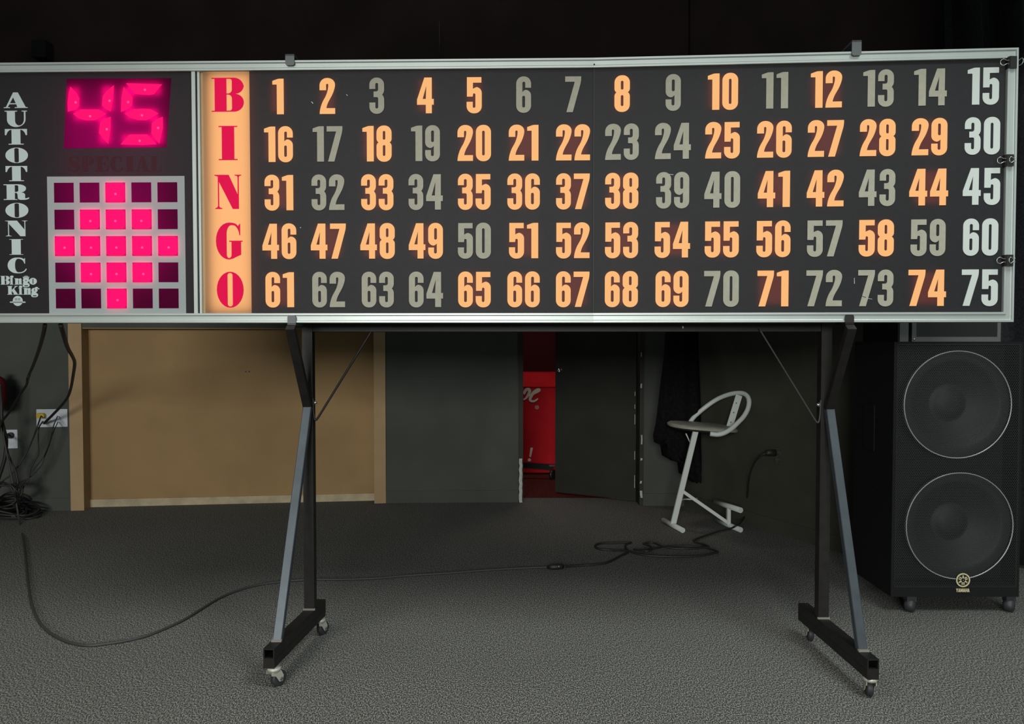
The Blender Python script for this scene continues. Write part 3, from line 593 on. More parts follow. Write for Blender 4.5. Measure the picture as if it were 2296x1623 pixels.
for poly, bl in SEGS:
    mb = MB(); uz = [PA.uz(*zpx(*q)) for q in poly]
    mb.prism([uz], TF(PA), -0.0012, 0.0014); sg = mb.build('digit_segment', 'segment', board)
    cu = sum(q[0] for q in uz) / len(uz); cz = sum(q[1] for q in uz) / len(uz)
    mb = MB(); dot(mb, *zpx(*bl), 2.6, 2.6, d0=0.001, d1=0.0024); mb.build('bulb', 'bulb', sg)
    us, zs = [q[0] for q in uz], [q[1] for q in uz]
    lamp(PA, (max(us) + min(us)) / 2, (max(zs) + min(zs)) / 2, (max(us) - min(us)) * 0.92, (max(zs) - min(zs)) * 0.92, 1.9, (1.0, 0.0, 0.16), -0.014)
# pattern grid, five by five
g = [PA.uz(*q) for q in ((105, 397), (412, 393), (418.3, 704.5), (110, 706.5))]
gu0, gu1 = (g[0][0] + g[3][0]) / 2, (g[1][0] + g[2][0]) / 2; gz1, gz0 = (g[0][1] + g[1][1]) / 2, max((g[2][1] + g[3][1]) / 2, zi0)
FXs, FYs = [0.050, 0.237, 0.425, 0.614, 0.803], [0.045, 0.240, 0.433, 0.625, 0.815]
def sheet(contours, dep, name, m):
    flat = [p for c in contours for p in c]
    mb = MB(); mb.add([PA.pt(u, z, dep) for u, z in flat], [tuple(t) for t in tessellate_polygon([[Vector((u, z, 0)) for u, z in c] for c in contours])]); return mb.build(name, m, board)
def rect(u0, u1, z0, z1): return [(u0, z0), (u0, z1), (u1, z1), (u1, z0)]
cells = []
for r in range(5):
    for c in range(5):
        x0 = gu0 + (gu1 - gu0) * FXs[c]; zt = gz1 - (gz1 - gz0) * FYs[r]
        cells.append(rect(x0 + 0.0005, x0 + (gu1 - gu0) * 0.144 - 0.0005, zt - (gz1 - gz0) * 0.144 + 0.0005, zt - 0.0005))
sheet([rect(gu0, gu1, gz0, gz1)] + cells, -0.0012, 'pattern_grid', 'grid')
sheet([rect(UL + 0.01, uD0 + 0.002, zi0 - 0.004, zi1), rect(gu0 + 0.001, gu1 - 0.001, gz0 + 0.001, gz1 - 0.001), [(u + 0.0, z) for u, z in wu]], -0.002, 'score_panel', 'panel_score')
lamp(PA, uS0 + 0.094, (zi0 + zi1) / 2, 0.150, (zi1 - zi0) * 0.98, 1.28, (1.0, 0.46, 0.165), -0.024)
lamp(PA, (gu0 + gu1) / 2 - 0.01, (zi0 + zi1) / 2 + 0.03, 0.36, 0.66, 0.42, (1.0, 0.0, 0.30), -0.06)  # extra wide lamp, added to spread a red glow over the score panel
ON = {(0, 2), (1, 1), (1, 2), (1, 3), (2, 0), (2, 1), (2, 2), (2, 3), (2, 4), (3, 1), (3, 2), (3, 3), (4, 2)}
for r in range(5):
    for c in range(5):
        x0 = gu0 + (gu1 - gu0) * FXs[c]; x1 = x0 + (gu1 - gu0) * 0.144; zt = gz1 - (gz1 - gz0) * FYs[r]; zb = zt - (gz1 - gz0) * 0.144
        if (r, c) in ON:
            mb = MB(); mb.prism([[(x0, zb), (x0, zt), (x1, zt), (x1, zb)]], TF(PA), -0.0014, -0.0004); q = mb.build('grid_square', 'segment_dim', board)
            e = 0.0012
            mb = MB(); mb.prism([rpoly(rr(x0 + e, zb + e, x1 - e, zt - e, 0.012))], TF(PA), -0.0006, 0.0022); ln = mb.build('lens', 'segment', q)
            cx, cz = (x0 + x1) / 2 + random.uniform(0, 0.006), (zb + zt) / 2 - 0.006
            mb = MB(); mb.prism([circle(cx, cz, 0.0042, 16)], TF(PA), 0.0016, 0.0030); mb.build('bulb', 'bulb', q)
            lamp(PA, (x0 + x1) / 2, (zb + zt) / 2, x1 - x0, zt - zb, 5.0, (1.0, 0.0, 0.16), -0.011)
        else:
            mb = MB(); mb.add([PA.pt(u, z, -0.0009) for z in (zb, zt) for u in (x0, x1)], [(0, 1, 3, 2)]); mb.build('grid_square', 'unlit_square', board)

# ================================================================== STAND
stand = thing('rolling_stand', 'black steel stand on casters with two grey slanted braces, under the number board', 'stand', (0.2, 2.85, 0))
def caster(x, y, ztop, ang, r=0.0265):
    a = Vector((math.cos(ang), math.sin(ang), 0)); t = Vector((-a.y, a.x, 0))   # a: axle direction
    c = Vector((x, y, 0)) + t * 0.016; c.z = r
    fk = MB(); fk.lathe([(0, 0), (0.021, 0), (0.023, -0.004), (0.021, -0.010), (0.016, -0.013), (0, -0.013)], (x, y, ztop), (0, 0, 1), 20)
    for sgn in (-1, 1):
        o = a * 0.0145 * sgn
        pts = [(-0.020, ztop - 0.010), (0.016, ztop - 0.010), (0.026, r + 0.010), (0.022, r - 0.008), (0.010, r - 0.008), (-0.004, r + 0.014), (-0.020, ztop - 0.020)]
        fk.prism([[(p, q) for p, q in pts]], lambda p, q, d: Vector((x, y, 0)) + t * p + o + a * d + Vector((0, 0, q)), -0.0012, 0.0012)
    f = fk.build('caster', 'caster_fork', stand)
    wm = MB(); wm.lathe([(0.0, -0.010), (r - 0.006, -0.011), (r - 0.001, -0.009), (r, -0.006), (r, 0.006), (r - 0.001, 0.009), (r - 0.006, 0.011), (0.0, 0.010)], c, a, 28); wm.build('wheel', 'rubber', f)
    hm = MB(); hm.lathe([(0, -0.0165), (0.006, -0.0165), (0.006, 0.0165), (0, 0.0165)], c, a, 12); hm.build('axle', 'hub', f)
T = 0.038
ZC = 0.066; ZU = ZC + T
for side, fr, rear, pX, pY, hook, lipx in (('l', (-0.800, 2.537), (-0.749, 3.030), -0.762, 2.923, -1, 0), ('r', (1.149, 2.453), (1.124, 2.985), 1.134, 2.831, 1, 0)):
    a, b = Vector((*fr, 0)), Vector((*rear, 0)); d = (b - a).normalized()
    MB().bar(a + Vector((0, 0, ZC + 0.015)), b + Vector((0, 0, ZC + 0.015)), T, 0.030, bev=0.002).build('base_rail', 'steel_black', stand)
    # upper rail: hollow square tube, open at the front end
    mb = MB(); sx = d.cross(Vector((0, 0, 1))).normalized(); zc = ZC + 0.030 + 0.018; hw = 0.019; wl = 0.004; hh = 0.018
    def ring(p, w, h): return [p + sx * (w * i) + Vector((0, 0, zc + h * j)) for i, j in ((1, 1), (-1, 1), (-1, -1), (1, -1))]
    v = ring(a, hw, hh) + ring(b, hw, hh) + ring(a, hw - wl, hh - wl) + ring(a + d * 0.3, hw - wl, hh - wl)
    fs = [(i, (i + 1) % 4, 4 + (i + 1) % 4, 4 + i) for i in range(4)] + [(i, (i + 1) % 4, 8 + (i + 1) % 4, 8 + i) for i in range(4)] + [(8 + i, 8 + (i + 1) % 4, 12 + (i + 1) % 4, 12 + i) for i in range(4)] + [(4, 5, 6, 7), (12, 13, 14, 15)]
    mb.add(v, fs); mb.build('base_rail', 'steel_black', stand)
    zt = ZC + 0.066
    MB().box(pX - T / 2, pX + T / 2, pY - T / 2, pY + T / 2, zt, ZT + 0.012).build('post', 'steel_black', stand)
    wm = MB(); wm.box(pX - T / 2 - 0.003, pX + T / 2 + 0.003, pY - T / 2 - 0.004, pY - T / 2 + 0.004, zt - 0.0005, zt + 0.006); wm.build('weld_bead', 'weld', stand)
    # grey slanted brace and black upper arm meeting at the post
    yj = pY - T / 2 - 0.016
    bb = a + d * 0.075
    jz = 0.898
    MB().bar((bb.x, bb.y, zt - 0.004), (pX + 0.005, yj, jz), 0.030, 0.026, up=(0, -1, 0.2), bev=0.002).build('brace', 'brace', stand)
    wm = MB(); wm.bar((bb.x - 0.017, bb.y - 0.012, zt + 0.002), (bb.x + 0.017, bb.y - 0.012, zt + 0.002), 0.012, 0.008); wm.build('weld_bead', 'weld', stand)
    P = PA if side == 'l' else PB
    uh = (Vector((pX, 0, 0)) - SE).dot(P.d) / 1.0
    uh = (pX - SE.x) / P.d.x
    lip0 = P.pt(uh, ZB - 0.012, 0.030)
    MB().bar((pX + 0.004, yj, jz + 0.004), lip0 + Vector((0, -0.004, -0.004)), 0.030, 0.026, up=(0, -1, -0.6), bev=0.002).build('upper_arm', 'steel_black', stand)
    # lower hook: shelf under the frame and a lip with clipped corners in front of it
    mb = MB(); mb.prism([[(uh - 0.0145, ZB - 0.006), (uh - 0.0145, ZB + 0.020), (uh - 0.010, ZB + 0.026), (uh + 0.010, ZB + 0.026), (uh + 0.0145, ZB + 0.020), (uh + 0.0145, ZB - 0.006)]], TF(P), 0.0145, 0.0205)
    mb.prism([[(uh - 0.0145, ZB - 0.007), (uh - 0.0145, ZB - 0.001), (uh + 0.0145, ZB - 0.001), (uh + 0.0145, ZB - 0.007)]], TF(P), -0.075, 0.0205)
    mb.build('lower_hook', 'steel_hook' if side == 'l' else 'steel_black', stand)
    # upper hook: arm from the post over the frame, lip hanging in front
    mb = MB(); zt2 = ZT + (0.018 if side == 'l' else 0.034); zl = ZT - (0.020 if side == 'l' else 0.016)
    uo = uh + (0.001 if side == 'l' else 0.012)
    mb.prism([[(uo - 0.0155, zl + 0.005), (uo - 0.0155, zt2), (uo + 0.0155, zt2), (uo + 0.0155, zl + 0.005), (uo + 0.010, zl), (uo - 0.010, zl)]], TF(P), 0.0145, 0.0195)
    mb.prism([[(uo - 0.0155, zt2 - 0.006), (uo - 0.0155, zt2), (uo + 0.0155, zt2), (uo + 0.0155, zt2 - 0.006)]], TF(P), (pY - T / 2 - P.pt(uo, 0).y) * -1 - 0.03, 0.0195)
    if side == 'r': mb.box(pX - T / 2, pX + T / 2, pY - T / 2, pY + T / 2, ZT + 0.012, ZT + 0.034)
    mb.build('upper_hook', 'steel_hook', stand)
    # bolt and diagonal rod
    s = 1 if side == 'l' else -1
    MB().cyl((pX + s * 0.017, pY - 0.012, 0.912), (pX + s * 0.032, pY - 0.012, 0.912), 0.005, 10).lathe([(0, 0), (0.009, 0), (0.009, 0.005), (0, 0.005)], (pX + s * 0.020, pY - 0.012, 0.912), (s, 0, 0), 6).build('bolt', 'chrome', stand)
    rod = [(pX + s * 0.020, pY - 0.02, 0.93), (pX + s * 0.022, pY - 0.02, 0.88), (pX + s * 0.026, pY - 0.02, 0.853), (pX + s * 0.032, pY - 0.02, 0.849), (pX + s * 0.042, pY - 0.02, 0.862), (pX + s * 0.235, pY - 0.02, 1.172), (pX + s * 0.245, pY - 0.02, 1.19)]
    MB().tube(smooth_path(rod[:5], 4) + [Vector(q) for q in rod[5:]], 0.0042 if side == 'l' else 0.0032, 8).build('tie_rod', 'steel_black' if side == 'l' else 'cable_grey', stand)
    if side == 'l':
        caster(fr[0] + 0.014, fr[1] + 0.012, ZC, math.radians(-38)); caster(rear[0] + 0.004, rear[1] - 0.035, ZC, math.radians(-28))
    else:
        caster(fr[0] + 0.000, fr[1] + 0.020, ZC, math.radians(-12)); caster(rear[0] + 0.012, rear[1] - 0.050, ZC, math.radians(-8))
MB().bar((-0.743, 2.923, 1.197), (1.115, 2.831, 1.197), 0.030, 0.042, bev=0.002).build('crossbar', 'steel_black', stand)
MB().bar((-0.743, 2.923, 2.05), (1.115, 2.831, 2.05), 0.030, 0.030).build('crossbar', 'steel_black', stand)
MB().lathe([(0, 0), (0.006, 0), (0.005, -0.006), (0, -0.008)], (0.62, 2.855 - 0.016, 1.192), (0, 1, 0), 10).build('bolt', 'chrome', stand)

# ================================================================== BINDER CLIPS
def clip(px, py, label, folded):
    u, z = PB.uz(px, py)
    o = thing('binder_clip', label, 'binder clip', PB.pt(u, z, 0.0), 'binder clips on the right frame rail')
    mb = MB(); hw, hh = 0.0145, 0.0185
    vs = []
    prof = [(-hw, -0.003), (-hw, 0.0165), (-hw + 0.004, 0.024), (hw - 0.003, 0.021), (hw, 0.0155), (hw, -0.003)]
    n = len(prof)
    vs = [PB.pt(u + a, z + q * hh, d) for q in (-1, 1) for a, d in prof]
    mb.add(vs, [(k, k + 1, n + k + 1, n + k) for k in range(n - 1)] + [tuple(range(n)), tuple(range(n, 2 * n))]); mb.build('clip_body', 'clip', o)
    def handle(pts, dep): MB().tube(smooth_path([PB.pt(u + a, z + b, dep + c) for a, b, c in pts], 5), 0.0011, 6).build('handle', 'wire', o)
    key = [(-0.010, 0.006, 0), (-0.020, 0.0055, 0.001), (-0.030, 0.0105, 0.001), (-0.038, 0.006, 0), (-0.0395, 0, 0), (-0.038, -0.006, 0), (-0.030, -0.0105, 0.001), (-0.020, -0.0055, 0.001), (-0.010, -0.006, 0)]
    handle(key, 0.019)
    if folded: handle([(a * 0.65 + 0.0125, b, c) for a, b, c in [(0.004, 0.006, 0), (-0.008, 0.005, 0), (-0.018, 0.010, 0), (-0.026, 0.005, 0), (-0.027, 0, 0), (-0.026, -0.005, 0), (-0.018, -0.010, 0), (-0.008, -0.005, 0), (0.004, -0.006, 0)]], 0.0265)
    else: handle([(0.012, 0.004, 0), (0.026, 0.010, -0.01), (0.040, 0.020, -0.02), (0.046, 0.020, -0.022), (0.047, 0.010, -0.022), (0.040, 0.000, -0.02), (0.026, -0.006, -0.01), (0.012, -0.006, 0)], 0.014)
    return o
clip(2264, 143.5, 'black binder clip at top right corner of silver frame, back handle sticking out', False)
clip(2257, 362, 'black binder clip on the silver right rail between rows 30 and 45', True)
clip(2256, 585, 'black binder clip on the silver right rail between rows 60 and 75', True)

# ================================================================== SPEAKER
SY = 3.236; SXc = 1.853; SHW = 0.268; SZ0, SZ1 = 0.072, 1.138; SD = 0.37
spk = thing('speaker_cabinet', 'tall black two-woofer speaker cabinet on casters, beside the right stand leg', 'speaker', (SXc, SY + 0.2, 0))
mb = MB(); x0, x1, y0, y1 = SXc - SHW, SXc + SHW, SY, SY + SD
# shell open at the front behind the grille
o_, i_ = [(x0, SZ0), (x1, SZ0), (x1, SZ1), (x0, SZ1)], [(x0 + 0.016, SZ0 + 0.045), (x1 - 0.016, SZ0 + 0.045), (x1 - 0.016, SZ1 - 0.012), (x0 + 0.016, SZ1 - 0.012)]
v = [(x, y0, z) for x, z in o_] + [(x, y1, z) for x, z in o_] + [(x, y0, z) for x, z in i_] + [(x, y0 + 0.10, z) for x, z in i_]
fs = [(i, (i + 1) % 4, 4 + (i + 1) % 4, 4 + i) for i in range(4)] + [(4, 5, 6, 7)] + [(i, (i + 1) % 4, 8 + (i + 1) % 4, 8 + i) for i in range(4)] + [(8 + i, 8 + (i + 1) % 4, 12 + (i + 1) % 4, 12 + i) for i in range(4)] + [(12, 13, 14, 15)]
mb.add(v, fs); mb.build('cabinet', 'cabinet', spk)
gm = MB(); gm.add([(x, y0 - 0.002, z) for x, z in ((x0 + 0.012, SZ0 + 0.041), (x1 - 0.012, SZ0 + 0.041), (x1 - 0.012, SZ1 - 0.008), (x0 + 0.012, SZ1 - 0.008))], [(0, 1, 2, 3)])
gm.build('grille', 'grille', spk)
for cx, cy in ((2147, 907), (2151, 1179)):
    c = at(cx, cy, SY); r = 0.2235
    rm = MB(); rm.lathe([(r - 0.003, 0.0), (r - 0.003, -0.0032), (r, -0.0036), (r + 0.001, -0.0032), (r + 0.001, 0.0)], (c.x, SY, c.z), (0, 1, 0), 72)
    wf = MB(); wf.lathe([(r, 0.012), (r - 0.008, 0.010), (r - 0.018, 0.012), (r - 0.035, 0.008), (r - 0.045, 0.016), (0.085, 0.075), (0.075, 0.078), (0.06, 0.062), (0.03, 0.052), (0.0, 0.050)], (c.x, SY, c.z), (0, 1, 0), 64)
    w = wf.build('woofer_cone', 'cone', spk); rm.build('rim', 'ring', w)
bp = at(2157.5, 1299.5, SY); bY = SY - 0.004; ks = 3.24 / FPX
def bt(x, y, d): return Vector((bp.x + x * ks, bY - d, bp.z + y * ks))
bd = MB(); bd.prism([circle(0, 0, 15.8, 36)], bt, -0.002, 0.001); bdg = bd.build('badge', 'badge_back', spk)
bd = MB(); bd.prism([circle(0, 0, 15.8, 36), circle(0, 0, 13, 36)], bt, 0.0, 0.003)
for k in range(3):
    a = math.pi / 2 + k * 2 * math.pi / 3
    ca, sa = math.cos(a), math.sin(a)
    def rt(x, y, d): return bt(x * ca - y * sa, x * sa + y * ca, d)
    bd.prism([[(12, 0), (9, 1.3), (5.5, 1.5), (4, 3.2), (-10.5, 3.0), (-10.5, 0.9), (2, 0.7), (2, -0.7), (-10.5, -0.9), (-10.5, -3.0), (4, -3.2), (5.5, -1.5), (9, -1.3)]], rt, 0.0, 0.003)
bd.build('badge_emblem', 'badge', bdg)
x = -15.2; bd = MB()
for c in 'YamahA'.replace('A', 'a'):
    w, cs = GL[c]; k = 30.4 / (90 * 3 + 90 + 110 + 90 + 5 * 8) * 1.0
    xx = x; bd.prism(cs, lambda a, b, d: bt(xx + a * k, -27.3 + b * 0.08, d), -0.001, 0.002); x += (w + 8) * k
bd.build('badge_lettering', 'badge', bdg)
for px_, py_, yy in ((2049, 1367, SY + 0.03), (2273, 1367, SY + 0.03), (2066, 1340, SY + 0.30), (2250, 1340, SY + 0.30)):
    X = (px_ - W / 2) / FPX * (SY + 0.03); cm = MB()
    r = 0.029
    cm.lathe([(0.0, -0.022), (r * 0.7, -0.020), (r * 0.95, -0.012), (r, 0), (r * 0.95, 0.012), (r * 0.7, 0.020), (0, 0.022)], (X, yy, r), (0.75, -0.66, 0), 24)
    cm.box(X - 0.02, X + 0.02, yy - 0.015, yy + 0.015, 0.045, SZ0); cm.build('caster', 'rubber', spk)
hm = MB(); hm.box(x0 - 0.004, x0, 3.40, 3.50, 0.66, 0.86); hm.build('side_handle', 'cabinet', spk)

# ================================================================== RACK CASE ON THE SPEAKER
rk = thing('rack_case', 'dark equipment case with grey metal edging on top of the tall speaker', 'equipment case', (1.83, SY + 0.2, SZ1))
rz = SZ1 + 0.001; rx0 = at(2017, 760, SY + 0.02).x; rx1 = at(2242, 760, SY + 0.02).x
MB().box(rx0, rx1, SY + 0.035, SY + 0.36, rz, rz + 0.34).build('case_body', 'cabinet', rk)
MB().box(rx0, rx0 + 0.036, SY + 0.018, SY + 0.036, rz, rz + 0.34).build('corner_post', 'rack_metal', rk)
px0 = rx0 + 0.049
fr = MB(); fr.box(px0, px0 + 0.018, SY + 0.015, SY + 0.036, rz, rz + 0.32); fr.box(px0 + 0.018, rx1, SY + 0.015, SY + 0.036, rz, rz + 0.020); fr.box(rx1 - 0.014, rx1, SY + 0.015, SY + 0.036, rz + 0.020, rz + 0.32)
fro = fr.build('front_frame', 'rack_metal', rk)
MB().lathe([(0, 0), (0.005, 0), (0.004, 0.003), (0, 0.004)], (px0 + 0.009, SY + 0.015, rz + 0.010), (0, -1, 0), 10).build('screw', 'chrome', fro)
MB().box(px0 + 0.016, rx1 - 0.012, SY + 0.025, SY + 0.036, rz + 0.018, rz + 0.32).build('front_pane', 'glass_dark', rk)

# ================================================================== CURTAIN
cu = MB(); nx, nz = 150, 14; X0, X1 = 2.115, 3.5; vs = []
for j in range(nz + 1):
    z = 0.02 + 3.7 * j / nz
    for i in range(nx + 1):
        t = i / nx; lean = -0.055 * (z - 2.9)
        x = X0 + lean + (X1 - X0) * t
        dep = 0.050 * math.sin(t * 46 + 0.5 * math.sin(z * 1.3)) + 0.026 * math.sin(t * 97 + 1.0 + z * 0.3) + 0.02 * math.sin(t * 17)
        vs.append((x, 3.86 + dep, z))
fs = [(j * (nx + 1) + i, j * (nx + 1) + i + 1, (j + 1) * (nx + 1) + i + 1, (j + 1) * (nx + 1) + i) for j in range(nz) for i in range(nx)]
cu.add(vs, fs, True); co = cu.build('stage_curtain', 'curtain', fix=False)
md = co.modifiers.new('thick', 'SOLIDIFY'); md.thickness = 0.004
tag(co, 'charcoal stage curtain hanging in folds behind the speaker', 'curtain')

# ================================================================== CHAIR
chair = thing('folding_stool', 'white tubular folding stool with hoop backrest, in the dark corner', 'stool', (1.15, 4.83, 0))
mid = 4.83
fr_mid, rr_mid = gr(1510, 1178, 0.013), gr(1633, 1177, 0.013)
Wm = 'chair_white'
def foot(p, q, r=0.0155): return MB().tube([p, q], r, 16)
fz = 0.0157
f0, f1 = gr(1487, 1166, fz), gr(1531, 1189, fz); g0, g1 = gr(1606, 1166, fz), gr(1661, 1188, fz)
foot(f0, f1).build('front_foot', Wm, chair); foot(g0, g1).build('rear_foot', Wm, chair)
fm = f0.lerp(f1, 0.52); gm_ = g0.lerp(g1, 0.55)
st = at(1560, 965, fm.y + 0.005)
MB().bar(fm + Vector((0, 0, 0.008)), st, 0.034, 0.020, up=(0, 1, 0), bev=0.003).build('leg', Wm, chair)
jb = (fm + Vector((0, 0, 0.01))).lerp(st, 0.36)
MB().bar(gm_ + Vector((0, 0, 0.010)), jb, 0.020, 0.022, up=(0, 1, 0), bev=0.002).build('strut', Wm, chair)
k0, k1 = at(1538, 1119, mid - 0.01), at(1560, 1119, mid - 0.01)
MB().tube(smooth_path([jb.lerp(fm, 0.28) + Vector((0.012, 0, 0)), k0, at(1556, 1119.5, mid - 0.01), at(1563, 1117, mid - 0.01), jb.lerp(gm_, 0.30)], 4), 0.0045, 8).build('spreader', Wm, chair)
h0, h1 = at(1604, 1125, g0.y), at(1661, 1144, g1.y)
foot(h0, h1, 0.0165).build('footrest', Wm, chair)
hm_ = h0.lerp(h1, 0.52)
MB().bar(Vector((hm_.x, gm_.y, 0.02)), Vector((hm_.x, gm_.y, hm_.z)), 0.022, 0.030, up=(0, 1, 0), bev=0.002).build('footrest_post', Wm, chair)
# seat pad: a rounded slab, thin at the rim
sm = MB(); sa = at(1497, 950, mid); sb = at(1652, 963, mid); cxs = sa.lerp(sb, 0.5); ax = (sb - sa); hl = ax.length / 2; ax.normalize(); upv = Vector((0.06, 0, 1)).normalized(); ly = Vector((0.05, 1, 0)).normalized()
ns = 40; prof = [(0.0, 0.017), (0.75, 0.017), (0.93, 0.013), (1.0, 0.003), (0.99, -0.008)]
vs = []; n = ns
for rr_, dz in prof:
    for k in range(ns):
        a = 2 * math.pi * k / ns; cx_, sy_ = math.cos(a), math.sin(a)
        e = 0.72
        px_ = math.copysign(abs(cx_) ** e, cx_) * hl * rr_; py_ = math.copysign(abs(sy_) ** e, sy_) * 0.165 * rr_
        vs.append(cxs + ax * px_ + ly * py_ + upv * dz)
sm.add(vs, [(i * n + k, i * n + (k + 1) % n, (i + 1) * n + (k + 1) % n, (i + 1) * n + k) for i in range(1, len(prof) - 1) for k in range(n)] + [tuple(n + k for k in range(n))], True)
so = sm.build('seat', 'chair_seat', chair)
um = MB(); vs = []
for dz, rr_ in ((-0.008, 0.985), (-0.020, 0.88)):
    for k in range(ns):
        a = 2 * math.pi * k / ns; cx_, sy_ = math.cos(a), math.sin(a)
        vs.append(cxs + ax * (math.copysign(abs(cx_) ** 0.72, cx_) * hl * rr_) + ly * (math.copysign(abs(sy_) ** 0.72, sy_) * 0.165 * rr_) + upv * dz)
um.add(vs, [(k, (k + 1) % n, n + (k + 1) % n, n + k) for k in range(n)] + [tuple(n + k for k in range(n))]); um.build('seat_base', 'seat_under', so)
bk = MB(); bk.tube([at(1538, 972, mid - 0.05), at(1551, 1000, mid - 0.02)], 0.004, 8); bk.build('seat_bracket', Wm, chair)
hp = [(1545, 950, 4.97), (1556, 935, 4.98), (1580, 914, 4.985), (1608, 895, 4.96), (1636, 884, 4.91), (1660, 881, 4.86), (1674, 886, 4.82), (1679.5, 899, 4.78), (1677, 916, 4.745), (1668, 933, 4.715), (1655, 947, 4.69), (1640, 961, 4.672), (1625, 970, 4.665), (1610, 974, 4.665), (1592, 972.5, 4.67)]
MB().tube(smooth_path([at(*q) for q in hp], 5), 0.0145, 12).build('back_hoop', Wm, chair)
bkp = MB(); bkp.bar(at(1657, 886, 4.85), at(1634, 962, 4.85), 0.040, 0.008, up=(0, 1, 0)); bo = bkp.build('back_plate', Wm, chair)
hl_ = MB()
for t in (0.25, 0.52, 0.8):
    c = at(1656, 884, 4.85).lerp(at(1634, 962, 4.85), t); hl_.cyl(c + Vector((0, -0.0052, 0)), c + Vector((0, -0.003, 0)), 0.0045, 10)
hl_.build('bolt', 'hub', bo)

# ================================================================== COAT
coat = MB(); rows = [(720, 1494, 1565), (760, 1491, 1566), (800, 1488, 1567), (850, 1482, 1569), (900, 1476, 1571), (950, 1470, 1572), (975, 1464, 1572), (988, 1466, 1572), (994, 1480, 1572), (1018, 1484, 1573), (1028, 1500, 1573), (1034, 1518, 1573), (1058, 1521, 1573), (1065, 1536, 1572), (1074, 1546, 1572), (1078, 1552, 1570)]
cv = []; nk = 36; CY = 5.02
for j, (y, xl, xr) in enumerate(rows):
    for k in range(nk):
        a = 2 * math.pi * k / nk; cx_ = (xl + xr) / 2; hw_ = (xr - xl) / 2
        wob = 1 + 0.06 * math.sin(5 * a + j * 0.3) + 0.04 * math.sin(9 * a + 1)
        p = at(cx_ + hw_ * math.cos(a), y + (3 * math.sin(a * 6 + j) if j > 5 else 0), CY)
        p.y += -0.060 * math.sin(a) * wob + 0.010 * math.sin(7 * a); cv.append(p)
coat.add(cv, [(j * nk + k, j * nk + (k + 1) % nk, (j + 1) * nk + (k + 1) % nk, (j + 1) * nk + k) for j in range(len(rows) - 1) for k in range(nk)] + [tuple(range(nk)), tuple(range((len(rows) - 1) * nk, len(rows) * nk))], True)
ct = coat.build('hanging_coat', 'coat'); tag(ct, 'black coat hanging in the corner behind the white stool', 'coat')

# ================================================================== RED COOLER AND DOLLY BEHIND THE DOORWAY
cl = thing('drink_cooler', 'red enamel drink cooler with cream lettering, seen through the doorway', 'cooler', (0.2, 6.8, 0))
CYf = 6.6
zb_, zt_ = 0.012, at(1200, 867, CYf).z
MB().box(-0.45, 0.60, CYf, CYf + 0.55, zb_, zt_).build('body', 'cooler_red', cl, 0.008)
lm = MB(); lm.add([(-0.46, CYf - 0.004, zt_), (0.61, CYf - 0.004, zt_), (0.61, CYf + 0.25, zt_ + 0.105), (-0.46, CYf + 0.25, zt_ + 0.105), (-0.46, CYf + 0.56, zt_), (0.61, CYf + 0.56, zt_), (0.61, CYf + 0.56, zt_ + 0.105), (-0.46, CYf + 0.56, zt_ + 0.105)],
    [(0, 1, 2, 3), (3, 2, 6, 7), (4, 7, 6, 5), (0, 4, 5, 1), (0, 3, 7, 4), (1, 5, 6, 2)]); lm.build('lid', 'cooler_red', cl)
def czp(x, y): return at(1150 + x / 5.07, 820 + y / 5.07, CYf)
def strokes(lst, rad, dep, m, name):
    mb = MB()
    for st_, wds in lst:
        P_ = smooth_path([czp(*q) for q in st_], 6)
        n_ = len(P_)
        L, R = [], []
        for i, p in enumerate(P_):
            a = P_[max(0, i - 1)]; b = P_[min(n_ - 1, i + 1)]; d = (b - a).normalized(); s_ = Vector((-d.z, 0, d.x))
            f = i / (n_ - 1) * (len(wds) - 1); k = min(int(f), len(wds) - 2); w = (wds[k] + (wds[k + 1] - wds[k]) * (f - k)) * CYf / FPX / 5.07 + rad
            L.append((p.x + s_.x * w, p.z + s_.z * w)); R.append((p.x - s_.x * w, p.z - s_.z * w))
        for i in range(n_ - 1):
            mb.prism([[L[i], L[i + 1], R[i + 1], R[i]]], lambda x, z, d: Vector((x, CYf - d, z)), -0.001, dep + i * 0.00003)
    return mb.build(name, m, cl)
script_ = [([(120, 320), (150, 275), (175, 265), (190, 285), (180, 320), (150, 365), (120, 385)], [16, 16, 16, 18, 16, 12, 8]),
           ([(185, 345), (215, 325), (265, 300), (300, 280), (295, 268), (270, 275), (235, 305), (205, 350), (195, 385), (215, 402), (250, 398), (285, 372)], [10, 12, 14, 13, 12, 14, 17, 17, 14, 12, 10, 7]),
           ([(205, 165), (190, 195), (170, 230)], [12, 14, 16])]
strokes(script_[:2], 0.004, 0.0006, 'cooler_outline', 'script_outline'); strokes(script_[:2], 0.0, 0.0022, 'cooler_text', 'script_lettering')
ex = MB(); ex.prism([[(czp(*q).x, czp(*q).z) for q in ((200, 930), (228, 932), (205, 1038), (187, 1034))]], lambda x, z, d: Vector((x, CYf - d, z)), -0.001, 0.002)
e0 = czp(187, 1070); ex.prism([circle(e0.x, e0.z, 0.014)], lambda x, z, d: Vector((x, CYf - d, z)), -0.001, 0.002); ex.build('exclamation_mark', 'cooler_text', cl)
e1 = czp(273, 472); MB().prism([circle(e1.x, e1.z, 0.018)], lambda x, z, d: Vector((x, CYf - d, z)), -0.001, 0.002).build('round_mark', 'cooler_mark', cl)
dl = thing('wheeled_dolly', 'black wheeled dolly bar low in front of the red cooler', 'dolly', (0.1, 6.4, 0))
dY = 6.42
MB().bar(at(1100, 1036, dY), at(1238, 1048, dY - 0.05), 0.03, 0.042).build('dolly_bar', 'cabinet', dl)
wc = at(1239, 1070, dY - 0.05); wc.z = 0.040
